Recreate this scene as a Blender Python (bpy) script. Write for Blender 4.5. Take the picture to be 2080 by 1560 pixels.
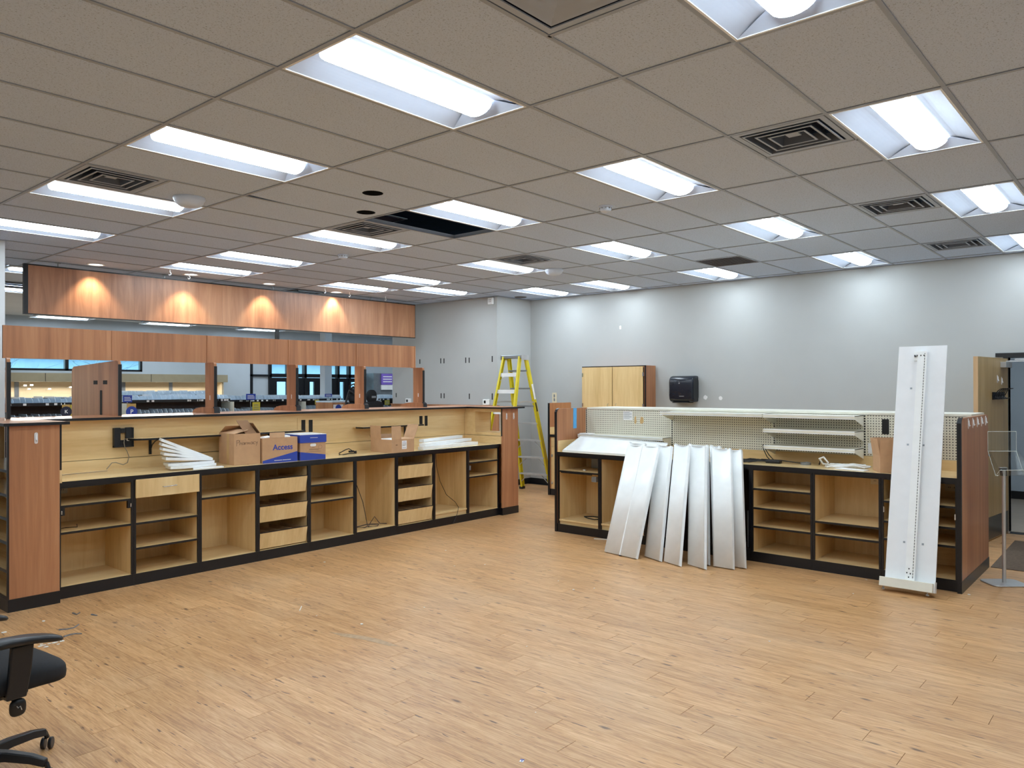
import bpy, bmesh, math, random
from mathutils import Vector, Matrix
random.seed(11)
for _o in list(bpy.data.objects): bpy.data.objects.remove(_o)
sc = bpy.context.scene; COL = sc.collection
PI = math.pi

# ------------------------------------------------------------------ camera
FPX, YAW, PITCH, ROLL = 1556.79, 0.7112, 0.0042, -0.0026
CAM = Vector((-2.117, -2.736, 1.75)); CZ = 3.33
_f = Vector((math.cos(YAW)*math.cos(PITCH), math.sin(YAW)*math.cos(PITCH), math.sin(PITCH)))
_r = Vector((math.sin(YAW), -math.cos(YAW), 0)); _u = _r.cross(_f)
_r2 = math.cos(ROLL)*_r + math.sin(ROLL)*_u; _u2 = -math.sin(ROLL)*_r + math.cos(ROLL)*_u
cd = bpy.data.cameras.new('camera'); cam = bpy.data.objects.new('camera', cd); COL.objects.link(cam)
cd.sensor_width = 36; cd.lens = 36*FPX/2080; cd.clip_end = 200; cd.clip_start = 0.05
m = Matrix((_r2, _u2, -_f)).transposed().to_4x4(); m.translation = CAM; cam.matrix_world = m
sc.camera = cam
def proj(p):
    d = Vector(p)-CAM; z = d.dot(_f)
    return (1040+FPX*d.dot(_r2)/z, 780-FPX*d.dot(_u2)/z, z)

# ------------------------------------------------------------------ world, exposure
w = bpy.data.worlds.new('world'); sc.world = w; w.use_nodes = True
bg = w.node_tree.nodes['Background']; bg.inputs[0].default_value = (0.58, 0.86, 1.0, 1); bg.inputs[1].default_value = 1.7
sc.view_settings.view_transform = 'Standard'; sc.view_settings.look = 'None'
sc.view_settings.gamma = 1.0; sc.view_settings.exposure = 0.8
try: sc.view_settings.use_curve_mapping = False
except Exception: pass
LENS_E = 17.0          # radiance of a ceiling-light lens
LENS_C = (0.80, 0.92, 1.0)

# ------------------------------------------------------------------ materials
def S(r, g, b):
    f = lambda c: (c/255/12.92) if c/255 <= .04045 else ((c/255+.055)/1.055)**2.4
    return (f(r), f(g), f(b), 1)
MATS = {}
def new(name):
    mt = bpy.data.materials.new(name); mt.use_nodes = True; MATS[name] = mt
    nt = mt.node_tree; return mt, nt, nt.nodes['Principled BSDF']
def N(nt, t, **k):
    n = nt.nodes.new(t)
    for a, b in k.items(): setattr(n, a, b)
    return n
def plain(name, rgb, rough=.5, metal=0, var=.08, scale=9, bump=0, spec=.5):
    mt, nt, p = new(name)
    tc = N(nt, 'ShaderNodeTexCoord'); no = N(nt, 'ShaderNodeTexNoise'); no.inputs['Scale'].default_value = scale
    no.inputs['Detail'].default_value = 4
    nt.links.new(tc.outputs['Object'], no.inputs['Vector'])
    cr = N(nt, 'ShaderNodeValToRGB'); c = rgb[:3]
    cr.color_ramp.elements[0].position = .3; cr.color_ramp.elements[1].position = .7
    cr.color_ramp.elements[0].color = tuple(max(0, x*(1-var)) for x in c)+(1,)
    cr.color_ramp.elements[1].color = tuple(min(1, x*(1+var)) for x in c)+(1,)
    nt.links.new(no.outputs['Fac'], cr.inputs[0]); nt.links.new(cr.outputs[0], p.inputs['Base Color'])
    p.inputs['Roughness'].default_value = rough; p.inputs['Metallic'].default_value = metal
    p.inputs['Specular IOR Level'].default_value = spec
    if bump:
        b = N(nt, 'ShaderNodeBump'); b.inputs['Strength'].default_value = bump; b.inputs['Distance'].default_value = .002
        nt.links.new(no.outputs['Fac'], b.inputs['Height']); nt.links.new(b.outputs[0], p.inputs['Normal'])
    return mt
def wood(name, dark, mid, light, sc3, rough=.4, figure=.35, coat=0):
    """stretched-noise veneer; sc3 = noise scale along x, y, z (small = along the grain)"""
    mt, nt, p = new(name)
    tc = N(nt, 'ShaderNodeTexCoord'); oi = N(nt, 'ShaderNodeObjectInfo')
    add = N(nt, 'ShaderNodeVectorMath', operation='ADD'); mul = N(nt, 'ShaderNodeVectorMath', operation='SCALE')
    nt.links.new(oi.outputs['Location'], mul.inputs[0]); mul.inputs['Scale'].default_value = 1.37
    nt.links.new(tc.outputs['Object'], add.inputs[0]); nt.links.new(mul.outputs[0], add.inputs[1])
    mp = N(nt, 'ShaderNodeMapping'); mp.inputs['Scale'].default_value = sc3; nt.links.new(add.outputs[0], mp.inputs[0])
    n1 = N(nt, 'ShaderNodeTexNoise'); n1.inputs['Scale'].default_value = 1; n1.inputs['Detail'].default_value = 7
    n1.inputs['Roughness'].default_value = .62; n1.inputs['Distortion'].default_value = figure
    nt.links.new(mp.outputs[0], n1.inputs['Vector'])
    mp2 = N(nt, 'ShaderNodeMapping'); mp2.inputs['Scale'].default_value = tuple(s*.22 for s in sc3); nt.links.new(add.outputs[0], mp2.inputs[0])
    n2 = N(nt, 'ShaderNodeTexNoise'); n2.inputs['Scale'].default_value = 1; n2.inputs['Detail'].default_value = 3
    nt.links.new(mp2.outputs[0], n2.inputs['Vector'])
    mx = N(nt, 'ShaderNodeMix'); mx.inputs[0].default_value = .5
    nt.links.new(n1.outputs['Fac'], mx.inputs[2]); nt.links.new(n2.outputs['Fac'], mx.inputs[3])
    cr = N(nt, 'ShaderNodeValToRGB'); e = cr.color_ramp.elements
    e[0].position = .34; e[0].color = dark; e[1].position = .68; e[1].color = light
    k = cr.color_ramp.elements.new(.5); k.color = mid
    nt.links.new(mx.outputs[0], cr.inputs[0]); nt.links.new(cr.outputs[0], p.inputs['Base Color'])
    p.inputs['Roughness'].default_value = rough; p.inputs['Coat Weight'].default_value = coat
    return mt
def emis(name, rgb, s):
    mt, nt, p = new(name)
    tc = N(nt, 'ShaderNodeTexCoord'); no = N(nt, 'ShaderNodeTexNoise'); no.inputs['Scale'].default_value = 1.5
    nt.links.new(tc.outputs['Object'], no.inputs['Vector'])
    mr = N(nt, 'ShaderNodeMapRange'); mr.inputs[3].default_value = s*.97; mr.inputs[4].default_value = s*1.03
    nt.links.new(no.outputs['Fac'], mr.inputs[0]); nt.links.new(mr.outputs[0], p.inputs['Emission Strength'])
    p.inputs['Emission Color'].default_value = tuple(rgb)+(1,); p.inputs['Base Color'].default_value = (.9, .9, .9, 1)
    return mt
BIRCH = wood('birch_veneer', S(218, 184, 128), S(231, 200, 146), S(240, 214, 164), (2.2, 9, 26), .38, .3)
BIRCHV = wood('birch_veneer_upright', S(216, 182, 126), S(229, 197, 142), S(239, 212, 160), (26, 26, 2.0), .38, .3)
BIRCHT = wood('birch_laminate_top', S(214, 183, 130), S(226, 197, 146), S(235, 210, 164), (2.0, 24, 9), .22, .3, .2)
BIRCHY = wood('birch_laminate_top_cross', S(214, 183, 130), S(226, 197, 146), S(235, 210, 164), (24, 2.0, 9), .22, .3, .2)
CHERRY = wood('cherry_veneer', S(152, 100, 68), S(180, 124, 86), S(202, 148, 106), (20, 20, .8), .36, .5)
CHERRYH = wood('cherry_header', S(146, 98, 70), S(182, 130, 96), S(208, 158, 120), (9, 9, .7), .36, 1.1)
CHERRYT = wood('cherry_laminate_top', S(150, 98, 66), S(178, 124, 88), S(196, 146, 108), (2, 20, 9), .48, .4, .12)
BLACK = plain('black_laminate', S(17, 19, 25), .33, 0, .15)
DARKIN = plain('dark_brown_and_shade', S(66, 50, 42), .5, 0, .15)  # dark brown for store fittings; in the base cabinets it paints in deep shade
BINDARK = plain('brown_bin_divider', S(206, 176, 138), .6, 0, .12)
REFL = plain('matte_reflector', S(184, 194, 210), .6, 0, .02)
WHITE = plain('white_paint_metal', S(244, 247, 247), .28, 0, .03)
WHITEB = plain('white_board', S(238, 241, 244), .3, 0, .02)
CREAM = plain('cream_metal', S(232, 230, 216), .38, 0, .04)
GALV = plain('grey_steel', S(150, 156, 162), .35, .7, .08)
CHROME = plain('brushed_chrome', S(200, 202, 205), .25, .9, .05)
ALU = plain('aluminium', S(198, 200, 202), .35, .6, .06)
WALL = plain('wall_paint_grey', S(183, 185, 184), .75, 0, .015, 3, .05)
WALLB = plain('wall_paint_bluegrey', S(192, 203, 213), .75, 0, .02, 3, .05)
BASEB = plain('black_rubber_base', S(20, 21, 24), .45, 0, .1)
PILLAR = plain('pillar_paint', S(214, 218, 220), .7, 0, .015, 3)
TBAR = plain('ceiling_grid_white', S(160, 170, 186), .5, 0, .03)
CARD = plain('cardboard', S(196, 156, 118), .8, 0, .05, 14)
CARDD = plain('cardboard_inside', S(150, 114, 84), .85, 0, .05, 14)
BLUE = plain('blue_print', S(44, 70, 168), .55, 0, .05)
INK = plain('dark_ink', S(92, 74, 62), .7, 0, .1)
PAPER = plain('white_paper', S(240, 240, 240), .7, 0, .03)
YELLOW = plain('yellow_fibreglass', S(222, 205, 40), .42, 0, .06)
RUBBER = plain('black_rubber', S(16, 17, 20), .55, 0, .15)
PLASTIC = plain('black_plastic', S(18, 21, 27), .35, 0, .15)
FABRIC = plain('black_mesh_fabric', S(14, 16, 22), .8, 0, .2, 60, .3)
DISP = plain('dispenser_black_plastic', S(24, 30, 42), .22, 0, .1)
OUTLET = plain('cream_outlet', S(226, 214, 186), .45, 0, .03)
BLADE = plain('painted_blade_shade', S(96, 106, 122), .5, .2, .06)  # darker than the vent enamel: shade on the sloped blades put into the colour
VENTW = plain('vent_enamel', S(172, 184, 202), .5, 0, .03)
DOMEW = plain('ceiling_fitting_white', S(206, 218, 236), .4, 0, .02)
SLOT = plain('dark_cutout', S(6, 6, 9), .6, 0, .1)
TAPE = plain('blue_tape_strip', S(86, 168, 224), .5, 0, .08, 30)
STAIN = plain('orange_adhesive', S(202, 166, 112), .7, 0, .1)
PLENUM = plain('plenum_dark', S(14, 24, 58), .9, 0, .2)
OAK = wood('oak_door_veneer', S(172, 142, 92), S(190, 160, 108), S(204, 176, 126), (30, 30, 1.6), .3, .3)
OAKE = wood('oak_door_edge', S(190, 150, 106), S(208, 168, 124), S(220, 184, 142), (30, 30, 1.6), .4, .3)
MAT = plain('brown_carpet_tile', S(96, 80, 66), .95, 0, .25, 40, .4)
STOREF = plain('store_floor_vinyl', S(176, 160, 142), .4, 0, .06, 4)
GRILLE = plain('dark_grey_grille', S(82, 74, 74), .6, 0, .1, 40)
SPECK = plain('debris_white', S(236, 234, 228), .7, 0, .04)
GREYP = plain('grey_paste_residue', S(118, 116, 116), .85, 0, .25, 60, .5)
PURPLE = plain('purple_print', S(126, 100, 196), .5, 0, .06)
SIGNY = plain('yellow_sign', S(206, 190, 60), .5, 0, .05)
GOLD = plain('gold_print', S(196, 160, 88), .5, 0, .06)
CANOPY = plain('gondola_canopy_tan', S(168, 158, 132), .6, 0, .04)
SLATW = wood('slat_panel_birch', S(222, 200, 160), S(234, 214, 178), S(242, 226, 194), (2, 9, 24), .5, .2)
PRICE = plain('clear_price_rail', S(206, 222, 236), .2, 0, .05)
WIRE = plain('beige_wire', S(150, 138, 122), .5, 0, .05)
WIREW = plain('white_cord', S(232, 232, 230), .4, 0, .03)
WIREN = plain('navy_cable', S(30, 36, 62), .45, 0, .1)
WIREO = plain('tan_cable', S(176, 136, 78), .5, 0, .05)
CLEARP = plain('clear_plastic_hook', S(226, 220, 218), .2, 0, .05)
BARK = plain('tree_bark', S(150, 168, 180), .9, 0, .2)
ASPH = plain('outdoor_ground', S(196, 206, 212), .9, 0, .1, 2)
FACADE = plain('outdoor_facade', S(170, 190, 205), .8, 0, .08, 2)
def lens_mat():
    mt, nt, p = new('lit_lens')
    ge = N(nt, 'ShaderNodeNewGeometry'); sx = N(nt, 'ShaderNodeSeparateXYZ'); nt.links.new(ge.outputs['True Normal'], sx.inputs[0])
    ab = N(nt, 'ShaderNodeMath', operation='ABSOLUTE'); nt.links.new(sx.outputs['Z'], ab.inputs[0])
    mr = N(nt, 'ShaderNodeMapRange'); mr.inputs[1].default_value = .3; mr.inputs[2].default_value = .95; mr.inputs[3].default_value = LENS_E*.03; mr.inputs[4].default_value = LENS_E
    nt.links.new(ab.outputs[0], mr.inputs[0]); nt.links.new(mr.outputs[0], p.inputs['Emission Strength'])
    p.inputs['Emission Color'].default_value = tuple(LENS_C)+(1,); p.inputs['Base Color'].default_value = (.9, .9, .9, 1)
    return mt
LENS = lens_mat()
WARM = emis('warm_downlight_lens', (1.0, .90, .74), 1.6)

def glass_mat():
    mt, nt, p = new('window_glass')
    out = nt.nodes['Material Output']; tr = N(nt, 'ShaderNodeBsdfTransparent'); gl = N(nt, 'ShaderNodeBsdfGlossy')
    gl.inputs['Roughness'].default_value = .03; mx = N(nt, 'ShaderNodeMixShader'); fr = N(nt, 'ShaderNodeFresnel')
    tr.inputs[0].default_value = (.86, .95, .98, 1)
    nt.links.new(fr.outputs[0], mx.inputs[0]); nt.links.new(tr.outputs[0], mx.inputs[1]); nt.links.new(gl.outputs[0], mx.inputs[2])
    nt.links.new(mx.outputs[0], out.inputs['Surface']); return mt
GLASS = glass_mat()
def acrylic_mat():
    mt, nt, p = new('clear_acrylic')
    out = nt.nodes['Material Output']; tr = N(nt, 'ShaderNodeBsdfTransparent'); gl = N(nt, 'ShaderNodeBsdfGlossy')
    gl.inputs['Roughness'].default_value = .05; mx = N(nt, 'ShaderNodeMixShader'); fr = N(nt, 'ShaderNodeValue'); fr.outputs[0].default_value = .05
    tr.inputs[0].default_value = (.95, .97, .97, 1)
    nt.links.new(fr.outputs[0], mx.inputs[0]); nt.links.new(tr.outputs[0], mx.inputs[1]); nt.links.new(gl.outputs[0], mx.inputs[2])
    nt.links.new(mx.outputs[0], out.inputs['Surface']); return mt
ACRYL = acrylic_mat()
ACRYLE = plain('acrylic_edge', S(206, 214, 210), .2, 0, .05)

def tile_mat():
    mt, nt, p = new('fissured_ceiling_tile')
    ge = N(nt, 'ShaderNodeNewGeometry')
    n1 = N(nt, 'ShaderNodeTexNoise'); n1.inputs['Scale'].default_value = 95; n1.inputs['Detail'].default_value = 3
    n2 = N(nt, 'ShaderNodeTexNoise'); n2.inputs['Scale'].default_value = 210; n2.inputs['Detail'].default_value = 1
    for n in (n1, n2): nt.links.new(ge.outputs['Position'], n.inputs['Vector'])
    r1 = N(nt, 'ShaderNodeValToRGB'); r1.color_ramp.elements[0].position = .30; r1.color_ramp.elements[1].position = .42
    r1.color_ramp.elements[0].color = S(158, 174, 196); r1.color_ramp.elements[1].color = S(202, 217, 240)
    nt.links.new(n1.outputs['Fac'], r1.inputs[0])
    r2 = N(nt, 'ShaderNodeValToRGB'); r2.color_ramp.elements[0].position = .27; r2.color_ramp.elements[1].position = .36
    r2.color_ramp.elements[0].color = (.6, .6, .6, 1); r2.color_ramp.elements[1].color = (1, 1, 1, 1)
    nt.links.new(n2.outputs['Fac'], r2.inputs[0])
    mx = N(nt, 'ShaderNodeMix', data_type='RGBA', blend_type='MULTIPLY'); mx.inputs[0].default_value = 1
    nt.links.new(r1.outputs[0], mx.inputs[6]); nt.links.new(r2.outputs[0], mx.inputs[7])
    nt.links.new(mx.outputs[2], p.inputs['Base Color']); p.inputs['Roughness'].default_value = .9
    p.inputs['Specular IOR Level'].default_value = .1
    return mt
TILE = tile_mat()

def store_ceiling_mat():
    mt, nt, p = new('store_ceiling_tiles')
    ge = N(nt, 'ShaderNodeNewGeometry'); br = N(nt, 'ShaderNodeTexBrick'); br.offset = 0
    br.inputs['Scale'].default_value = 1; br.inputs['Brick Width'].default_value = 1.2192; br.inputs['Row Height'].default_value = .6096
    br.inputs['Mortar Size'].default_value = .012; br.inputs['Color1'].default_value = S(214, 216, 218)
    br.inputs['Color2'].default_value = S(210, 212, 214); br.inputs['Mortar'].default_value = S(222, 222, 222)
    nt.links.new(ge.outputs['Position'], br.inputs['Vector']); nt.links.new(br.outputs[0], p.inputs['Base Color'])
    p.inputs['Roughness'].default_value = .9; return mt
STILE = store_ceiling_mat()

def floor_mat():
    mt, nt, p = new('oak_vinyl_plank')
    ge = N(nt, 'ShaderNodeNewGeometry'); oi = N(nt, 'ShaderNodeObjectInfo')
    sm = N(nt, 'ShaderNodeMath', operation='ADD'); nt.links.new(oi.outputs['Random'], sm.inputs[0]); nt.links.new(ge.outputs['Random Per Island'], sm.inputs[1])
    fr = N(nt, 'ShaderNodeMath', operation='FRACT'); nt.links.new(sm.outputs[0], fr.inputs[0])
    off = N(nt, 'ShaderNodeCombineXYZ'); ml = N(nt, 'ShaderNodeMath', operation='MULTIPLY'); ml.inputs[1].default_value = 37
    nt.links.new(fr.outputs[0], ml.inputs[0]); nt.links.new(ml.outputs[0], off.inputs[2]); nt.links.new(ml.outputs[0], off.inputs[1])
    ad = N(nt, 'ShaderNodeVectorMath', operation='ADD'); nt.links.new(ge.outputs['Position'], ad.inputs[0]); nt.links.new(off.outputs[0], ad.inputs[1])
    def noise(s3, det, dist=0.0, rough=.6):
        mp = N(nt, 'ShaderNodeMapping'); mp.inputs['Scale'].default_value = s3; nt.links.new(ad.outputs[0], mp.inputs[0])
        n = N(nt, 'ShaderNodeTexNoise'); n.inputs['Scale'].default_value = 1; n.inputs['Detail'].default_value = det
        n.inputs['Distortion'].default_value = dist; n.inputs['Roughness'].default_value = rough
        nt.links.new(mp.outputs[0], n.inputs['Vector']); return n
    g = noise((105, 5.5, 1), 6, .8, .65); big = noise((15, 1.9, 1), 4, .9)
    mx = N(nt, 'ShaderNodeMix'); mx.inputs[0].default_value = .32
    nt.links.new(g.outputs['Fac'], mx.inputs[2]); nt.links.new(big.outputs['Fac'], mx.inputs[3])
    cr = N(nt, 'ShaderNodeValToRGB'); e = cr.color_ramp.elements
    e[0].position = .33; e[0].color = S(152, 108, 68); e[1].position = .66; e[1].color = S(222, 182, 134)
    k = e.new(.48); k.color = S(196, 149, 100)
    nt.links.new(mx.outputs[0], cr.inputs[0])
    # per-plank tint
    tr = N(nt, 'ShaderNodeValToRGB'); tr.color_ramp.elements[0].color = (.90, .88, .86, 1); tr.color_ramp.elements[1].color = (1.05, 1.04, 1.03, 1)
    nt.links.new(fr.outputs[0], tr.inputs[0])
    m1 = N(nt, 'ShaderNodeMix', data_type='RGBA', blend_type='MULTIPLY'); m1.inputs[0].default_value = 1
    nt.links.new(cr.outputs[0], m1.inputs[6]); nt.links.new(tr.outputs[0], m1.inputs[7])
    # knots: elongated dark spots, and fine dark cracks
    mp = N(nt, 'ShaderNodeMapping'); mp.inputs['Scale'].default_value = (6.4, 2.6, 1); nt.links.new(ad.outputs[0], mp.inputs[0])
    nd = N(nt, 'ShaderNodeTexNoise'); nd.inputs['Scale'].default_value = 4; nt.links.new(mp.outputs[0], nd.inputs['Vector'])
    av = N(nt, 'ShaderNodeVectorMath', operation='ADD'); sv = N(nt, 'ShaderNodeVectorMath', operation='SCALE'); sv.inputs['Scale'].default_value = .12
    nt.links.new(nd.outputs['Color'], sv.inputs[0]); nt.links.new(mp.outputs[0], av.inputs[0]); nt.links.new(sv.outputs[0], av.inputs[1])
    vo = N(nt, 'ShaderNodeTexVoronoi'); vo.inputs['Scale'].default_value = 1; nt.links.new(av.outputs[0], vo.inputs['Vector'])
    kr = N(nt, 'ShaderNodeValToRGB'); kr.color_ramp.elements[0].position = .04; kr.color_ramp.elements[0].color = (1, 1, 1, 1)
    kr.color_ramp.elements[1].position = .11; kr.color_ramp.elements[1].color = (0, 0, 0, 1)
    nt.links.new(vo.outputs['Distance'], kr.inputs[0])
    cn = noise((62, 8, 1), 2, .2, .4)
    ck = N(nt, 'ShaderNodeValToRGB'); ck.color_ramp.elements[0].position = .27; ck.color_ramp.elements[0].color = (1, 1, 1, 1)
    ck.color_ramp.elements[1].position = .315; ck.color_ramp.elements[1].color = (0, 0, 0, 1)
    nt.links.new(cn.outputs['Fac'], ck.inputs[0])
    mk = N(nt, 'ShaderNodeMath', operation='MAXIMUM'); nt.links.new(kr.outputs[0], mk.inputs[0]); nt.links.new(ck.outputs[0], mk.inputs[1])
    sk = N(nt, 'ShaderNodeMath', operation='MULTIPLY'); sk.inputs[1].default_value = .85; nt.links.new(mk.outputs[0], sk.inputs[0])
    m2 = N(nt, 'ShaderNodeMix', data_type='RGBA'); nt.links.new(sk.outputs[0], m2.inputs[0])
    nt.links.new(m1.outputs[2], m2.inputs[6]); m2.inputs[7].default_value = S(82, 54, 40)
    # worn scuffs
    sn = N(nt, 'ShaderNodeTexNoise'); sn.inputs['Scale'].default_value = .9; sn.inputs['Detail'].default_value = 5; nt.links.new(ge.outputs['Position'], sn.inputs['Vector'])
    sr = N(nt, 'ShaderNodeValToRGB'); sr.color_ramp.elements[0].position = .5; sr.color_ramp.elements[0].color = (0, 0, 0, 1)
    sr.color_ramp.elements[1].position = .75; sr.color_ramp.elements[1].color = (.2, .2, .2, 1)
    nt.links.new(sn.outputs['Fac'], sr.inputs[0])
    m3 = N(nt, 'ShaderNodeMix', data_type='RGBA'); nt.links.new(sr.outputs[0], m3.inputs[0])
    nt.links.new(m2.outputs[2], m3.inputs[6]); m3.inputs[7].default_value = S(206, 186, 160)
    nt.links.new(m3.outputs[2], p.inputs['Base Color'])
    rr = N(nt, 'ShaderNodeMapRange'); rr.inputs[3].default_value = .30; rr.inputs[4].default_value = .46
    nt.links.new(sn.outputs['Fac'], rr.inputs[0]); nt.links.new(rr.outputs[0], p.inputs['Roughness'])
    b = N(nt, 'ShaderNodeBump'); b.inputs['Strength'].default_value = .12; b.inputs['Distance'].default_value = .001
    nt.links.new(g.outputs['Fac'], b.inputs['Height']); nt.links.new(b.outputs[0], p.inputs['Normal'])
    return mt
PLANK = floor_mat()

def peg_mat(name, base, hole, axis):
    """round peg holes on a 1 inch pitch in the panel's own coordinates"""
    mt, nt, p = new(name)
    tc = N(nt, 'ShaderNodeTexCoord'); mp = N(nt, 'ShaderNodeVectorMath', operation='SCALE'); mp.inputs['Scale'].default_value = 1/.0254
    nt.links.new(tc.outputs['Object'], mp.inputs[0]); fr = N(nt, 'ShaderNodeVectorMath', operation='FRACTION'); nt.links.new(mp.outputs[0], fr.inputs[0])
    sb = N(nt, 'ShaderNodeVectorMath', operation='SUBTRACT'); sb.inputs[1].default_value = (.5, .5, .5); nt.links.new(fr.outputs[0], sb.inputs[0])
    mu = N(nt, 'ShaderNodeVectorMath', operation='MULTIPLY'); mu.inputs[1].default_value = axis; nt.links.new(sb.outputs[0], mu.inputs[0])
    ln = N(nt, 'ShaderNodeVectorMath', operation='LENGTH'); nt.links.new(mu.outputs[0], ln.inputs[0])
    cr = N(nt, 'ShaderNodeValToRGB'); cr.color_ramp.elements[0].position = .19; cr.color_ramp.elements[0].color = hole
    cr.color_ramp.elements[1].position = .24; cr.color_ramp.elements[1].color = base
    nt.links.new(ln.outputs['Value'], cr.inputs[0]); nt.links.new(cr.outputs[0], p.inputs['Base Color'])
    p.inputs['Roughness'].default_value = .5; return mt
PEG = peg_mat('cream_pegboard', S(226, 223, 206), S(66, 60, 52), (1, 0, 1))
def slot_mat(name, base, hole, pitch, duty):
    mt, nt, p = new(name)
    tc = N(nt, 'ShaderNodeTexCoord'); sx = N(nt, 'ShaderNodeSeparateXYZ'); nt.links.new(tc.outputs['Object'], sx.inputs[0])
    d = N(nt, 'ShaderNodeMath', operation='DIVIDE'); d.inputs[1].default_value = pitch; nt.links.new(sx.outputs['Z'], d.inputs[0])
    fr = N(nt, 'ShaderNodeMath', operation='FRACT'); nt.links.new(d.outputs[0], fr.inputs[0])
    gt = N(nt, 'ShaderNodeMath', operation='GREATER_THAN'); gt.inputs[1].default_value = duty; nt.links.new(fr.outputs[0], gt.inputs[0])
    mx = N(nt, 'ShaderNodeMix', data_type='RGBA'); nt.links.new(gt.outputs[0], mx.inputs[0]); mx.inputs[6].default_value = hole; mx.inputs[7].default_value = base
    nt.links.new(mx.outputs[2], p.inputs['Base Color']); p.inputs['Roughness'].default_value = .5; return mt
SLOTS = slot_mat('slotted_upright', S(214, 210, 194), S(14, 13, 12), .0254, .6)
SLOTW = slot_mat('slotted_post_white', S(214, 218, 210), S(96, 98, 96), .0254, .55)

# ------------------------------------------------------------------ geometry helpers
class G:
    def __init__(s): s.bm = bmesh.new()
    def face(s, pts):
        vs = [s.bm.verts.new(p) for p in pts]
        try: return s.bm.faces.new(vs)
        except ValueError: return None
    def hexa(s, c):   # 8 corners, bottom 0-3 ccw, top 4-7
        v = [s.bm.verts.new(p) for p in c]
        for q in ((3, 2, 1, 0), (4, 5, 6, 7), (0, 1, 5, 4), (1, 2, 6, 5), (2, 3, 7, 6), (3, 0, 4, 7)): s.bm.faces.new([v[i] for i in q])
        return s
    def box(s, x0, x1, y0, y1, z0, z1):
        x0, x1 = sorted((x0, x1)); y0, y1 = sorted((y0, y1)); z0, z1 = sorted((z0, z1))
        return s.hexa([(x0, y0, z0), (x1, y0, z0), (x1, y1, z0), (x0, y1, z0), (x0, y0, z1), (x1, y0, z1), (x1, y1, z1), (x0, y1, z1)])
    def prism(s, poly, axis, a, b):
        f = {'x': lambda p, t: (t, p[0], p[1]), 'y': lambda p, t: (p[0], t, p[1]), 'z': lambda p, t: (p[0], p[1], t)}[axis]
        A = [s.bm.verts.new(f(p, a)) for p in poly]; B = [s.bm.verts.new(f(p, b)) for p in poly]; n = len(poly)
        s.bm.faces.new(A[::-1]); s.bm.faces.new(B)
        for i in range(n): s.bm.faces.new([A[i], A[(i+1) % n], B[(i+1) % n], B[i]])
        return s
    def beam(s, p0, p1, wd, dp, side=(1, 0, 0)):
        p0 = Vector(p0); p1 = Vector(p1); d = (p1-p0).normalized(); a = Vector(side); a = (a-d*a.dot(d)).normalized(); b = d.cross(a)
        a = a*wd/2; b = b*dp/2
        return s.hexa([p0-a-b, p0+a-b, p0+a+b, p0-a+b, p1-a-b, p1+a-b, p1+a+b, p1-a+b])
    def tube(s, pts, r, n=7, r1=None):
        pts = [Vector(p) for p in pts]; rings = []; up = Vector((0, 0, 1)); k = len(pts)
        a = None
        for i, p in enumerate(pts):
            t = (pts[min(i+1, k-1)]-pts[max(i-1, 0)]).normalized()
            if a is None:
                a = t.cross(up) if abs(t.z) < .95 else t.cross(Vector((1, 0, 0)))
            a = (a-t*a.dot(t)).normalized(); b = t.cross(a)
            rr = r if r1 is None else r+(r1-r)*i/(k-1)
            rings.append([s.bm.verts.new(p+rr*(math.cos(2*PI*j/n)*a+math.sin(2*PI*j/n)*b)) for j in range(n)])
        for i in range(k-1):
            for j in range(n): s.bm.faces.new([rings[i][j], rings[i][(j+1) % n], rings[i+1][(j+1) % n], rings[i+1][j]])
        s.bm.faces.new(rings[0][::-1]); s.bm.faces.new(rings[-1]); return s
    def lathe(s, prof, n=20, c=(0, 0, 0)):   # profile of (r, z) about the z axis
        rings = []
        for r, z in prof:
            if r < 1e-6: rings.append([s.bm.verts.new((c[0], c[1], c[2]+z))])
            else: rings.append([s.bm.verts.new((c[0]+r*math.cos(2*PI*j/n), c[1]+r*math.sin(2*PI*j/n), c[2]+z)) for j in range(n)])
        for A, B in zip(rings, rings[1:]):
            for j in range(n):
                if len(A) == 1 and len(B) == 1: continue
                if len(A) == 1: s.bm.faces.new([A[0], B[j], B[(j+1) % n]])
                elif len(B) == 1: s.bm.faces.new([A[j], A[(j+1) % n], B[0]])
                else: s.bm.faces.new([A[j], A[(j+1) % n], B[(j+1) % n], B[j]])
        return s
    def grid(s, f, nu, nv):      # f(u, v) -> point, open sheet
        V = [[s.bm.verts.new(f(i/nu, j/nv)) for j in range(nv+1)] for i in range(nu+1)]
        for i in range(nu):
            for j in range(nv): s.bm.faces.new([V[i][j], V[i+1][j], V[i+1][j+1], V[i][j+1]])
        return s
    def mesh(s, name):
        bmesh.ops.recalc_face_normals(s.bm, faces=s.bm.faces[:])
        me = bpy.data.meshes.new(name); s.bm.to_mesh(me); s.bm.free(); return me
    def o(s, name, mt, parent=None, smooth=False, bevel=0, seg=2, loc=None):
        me = s.mesh(name); ob = link(name, me, mt, parent)
        if smooth:
            for p in me.polygons: p.use_smooth = True
            if smooth != 'all':
                try: me.set_sharp_from_angle(angle=.7)
                except Exception: pass
        if bevel:
            b = ob.modifiers.new('bevel', 'BEVEL'); b.width = bevel; b.segments = seg; b.limit_method = 'ANGLE'
        if loc: ob.location = loc
        return ob
def link(name, me, mt, parent=None):
    ob = bpy.data.objects.new(name, me); COL.objects.link(ob)
    if mt and not me.materials: me.materials.append(mt)
    if parent: ob.parent = parent
    return ob
def tag(o, label, cat, group=None):
    o['label'] = label; o['category'] = cat
    if group: o['group'] = group
    return o
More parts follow.
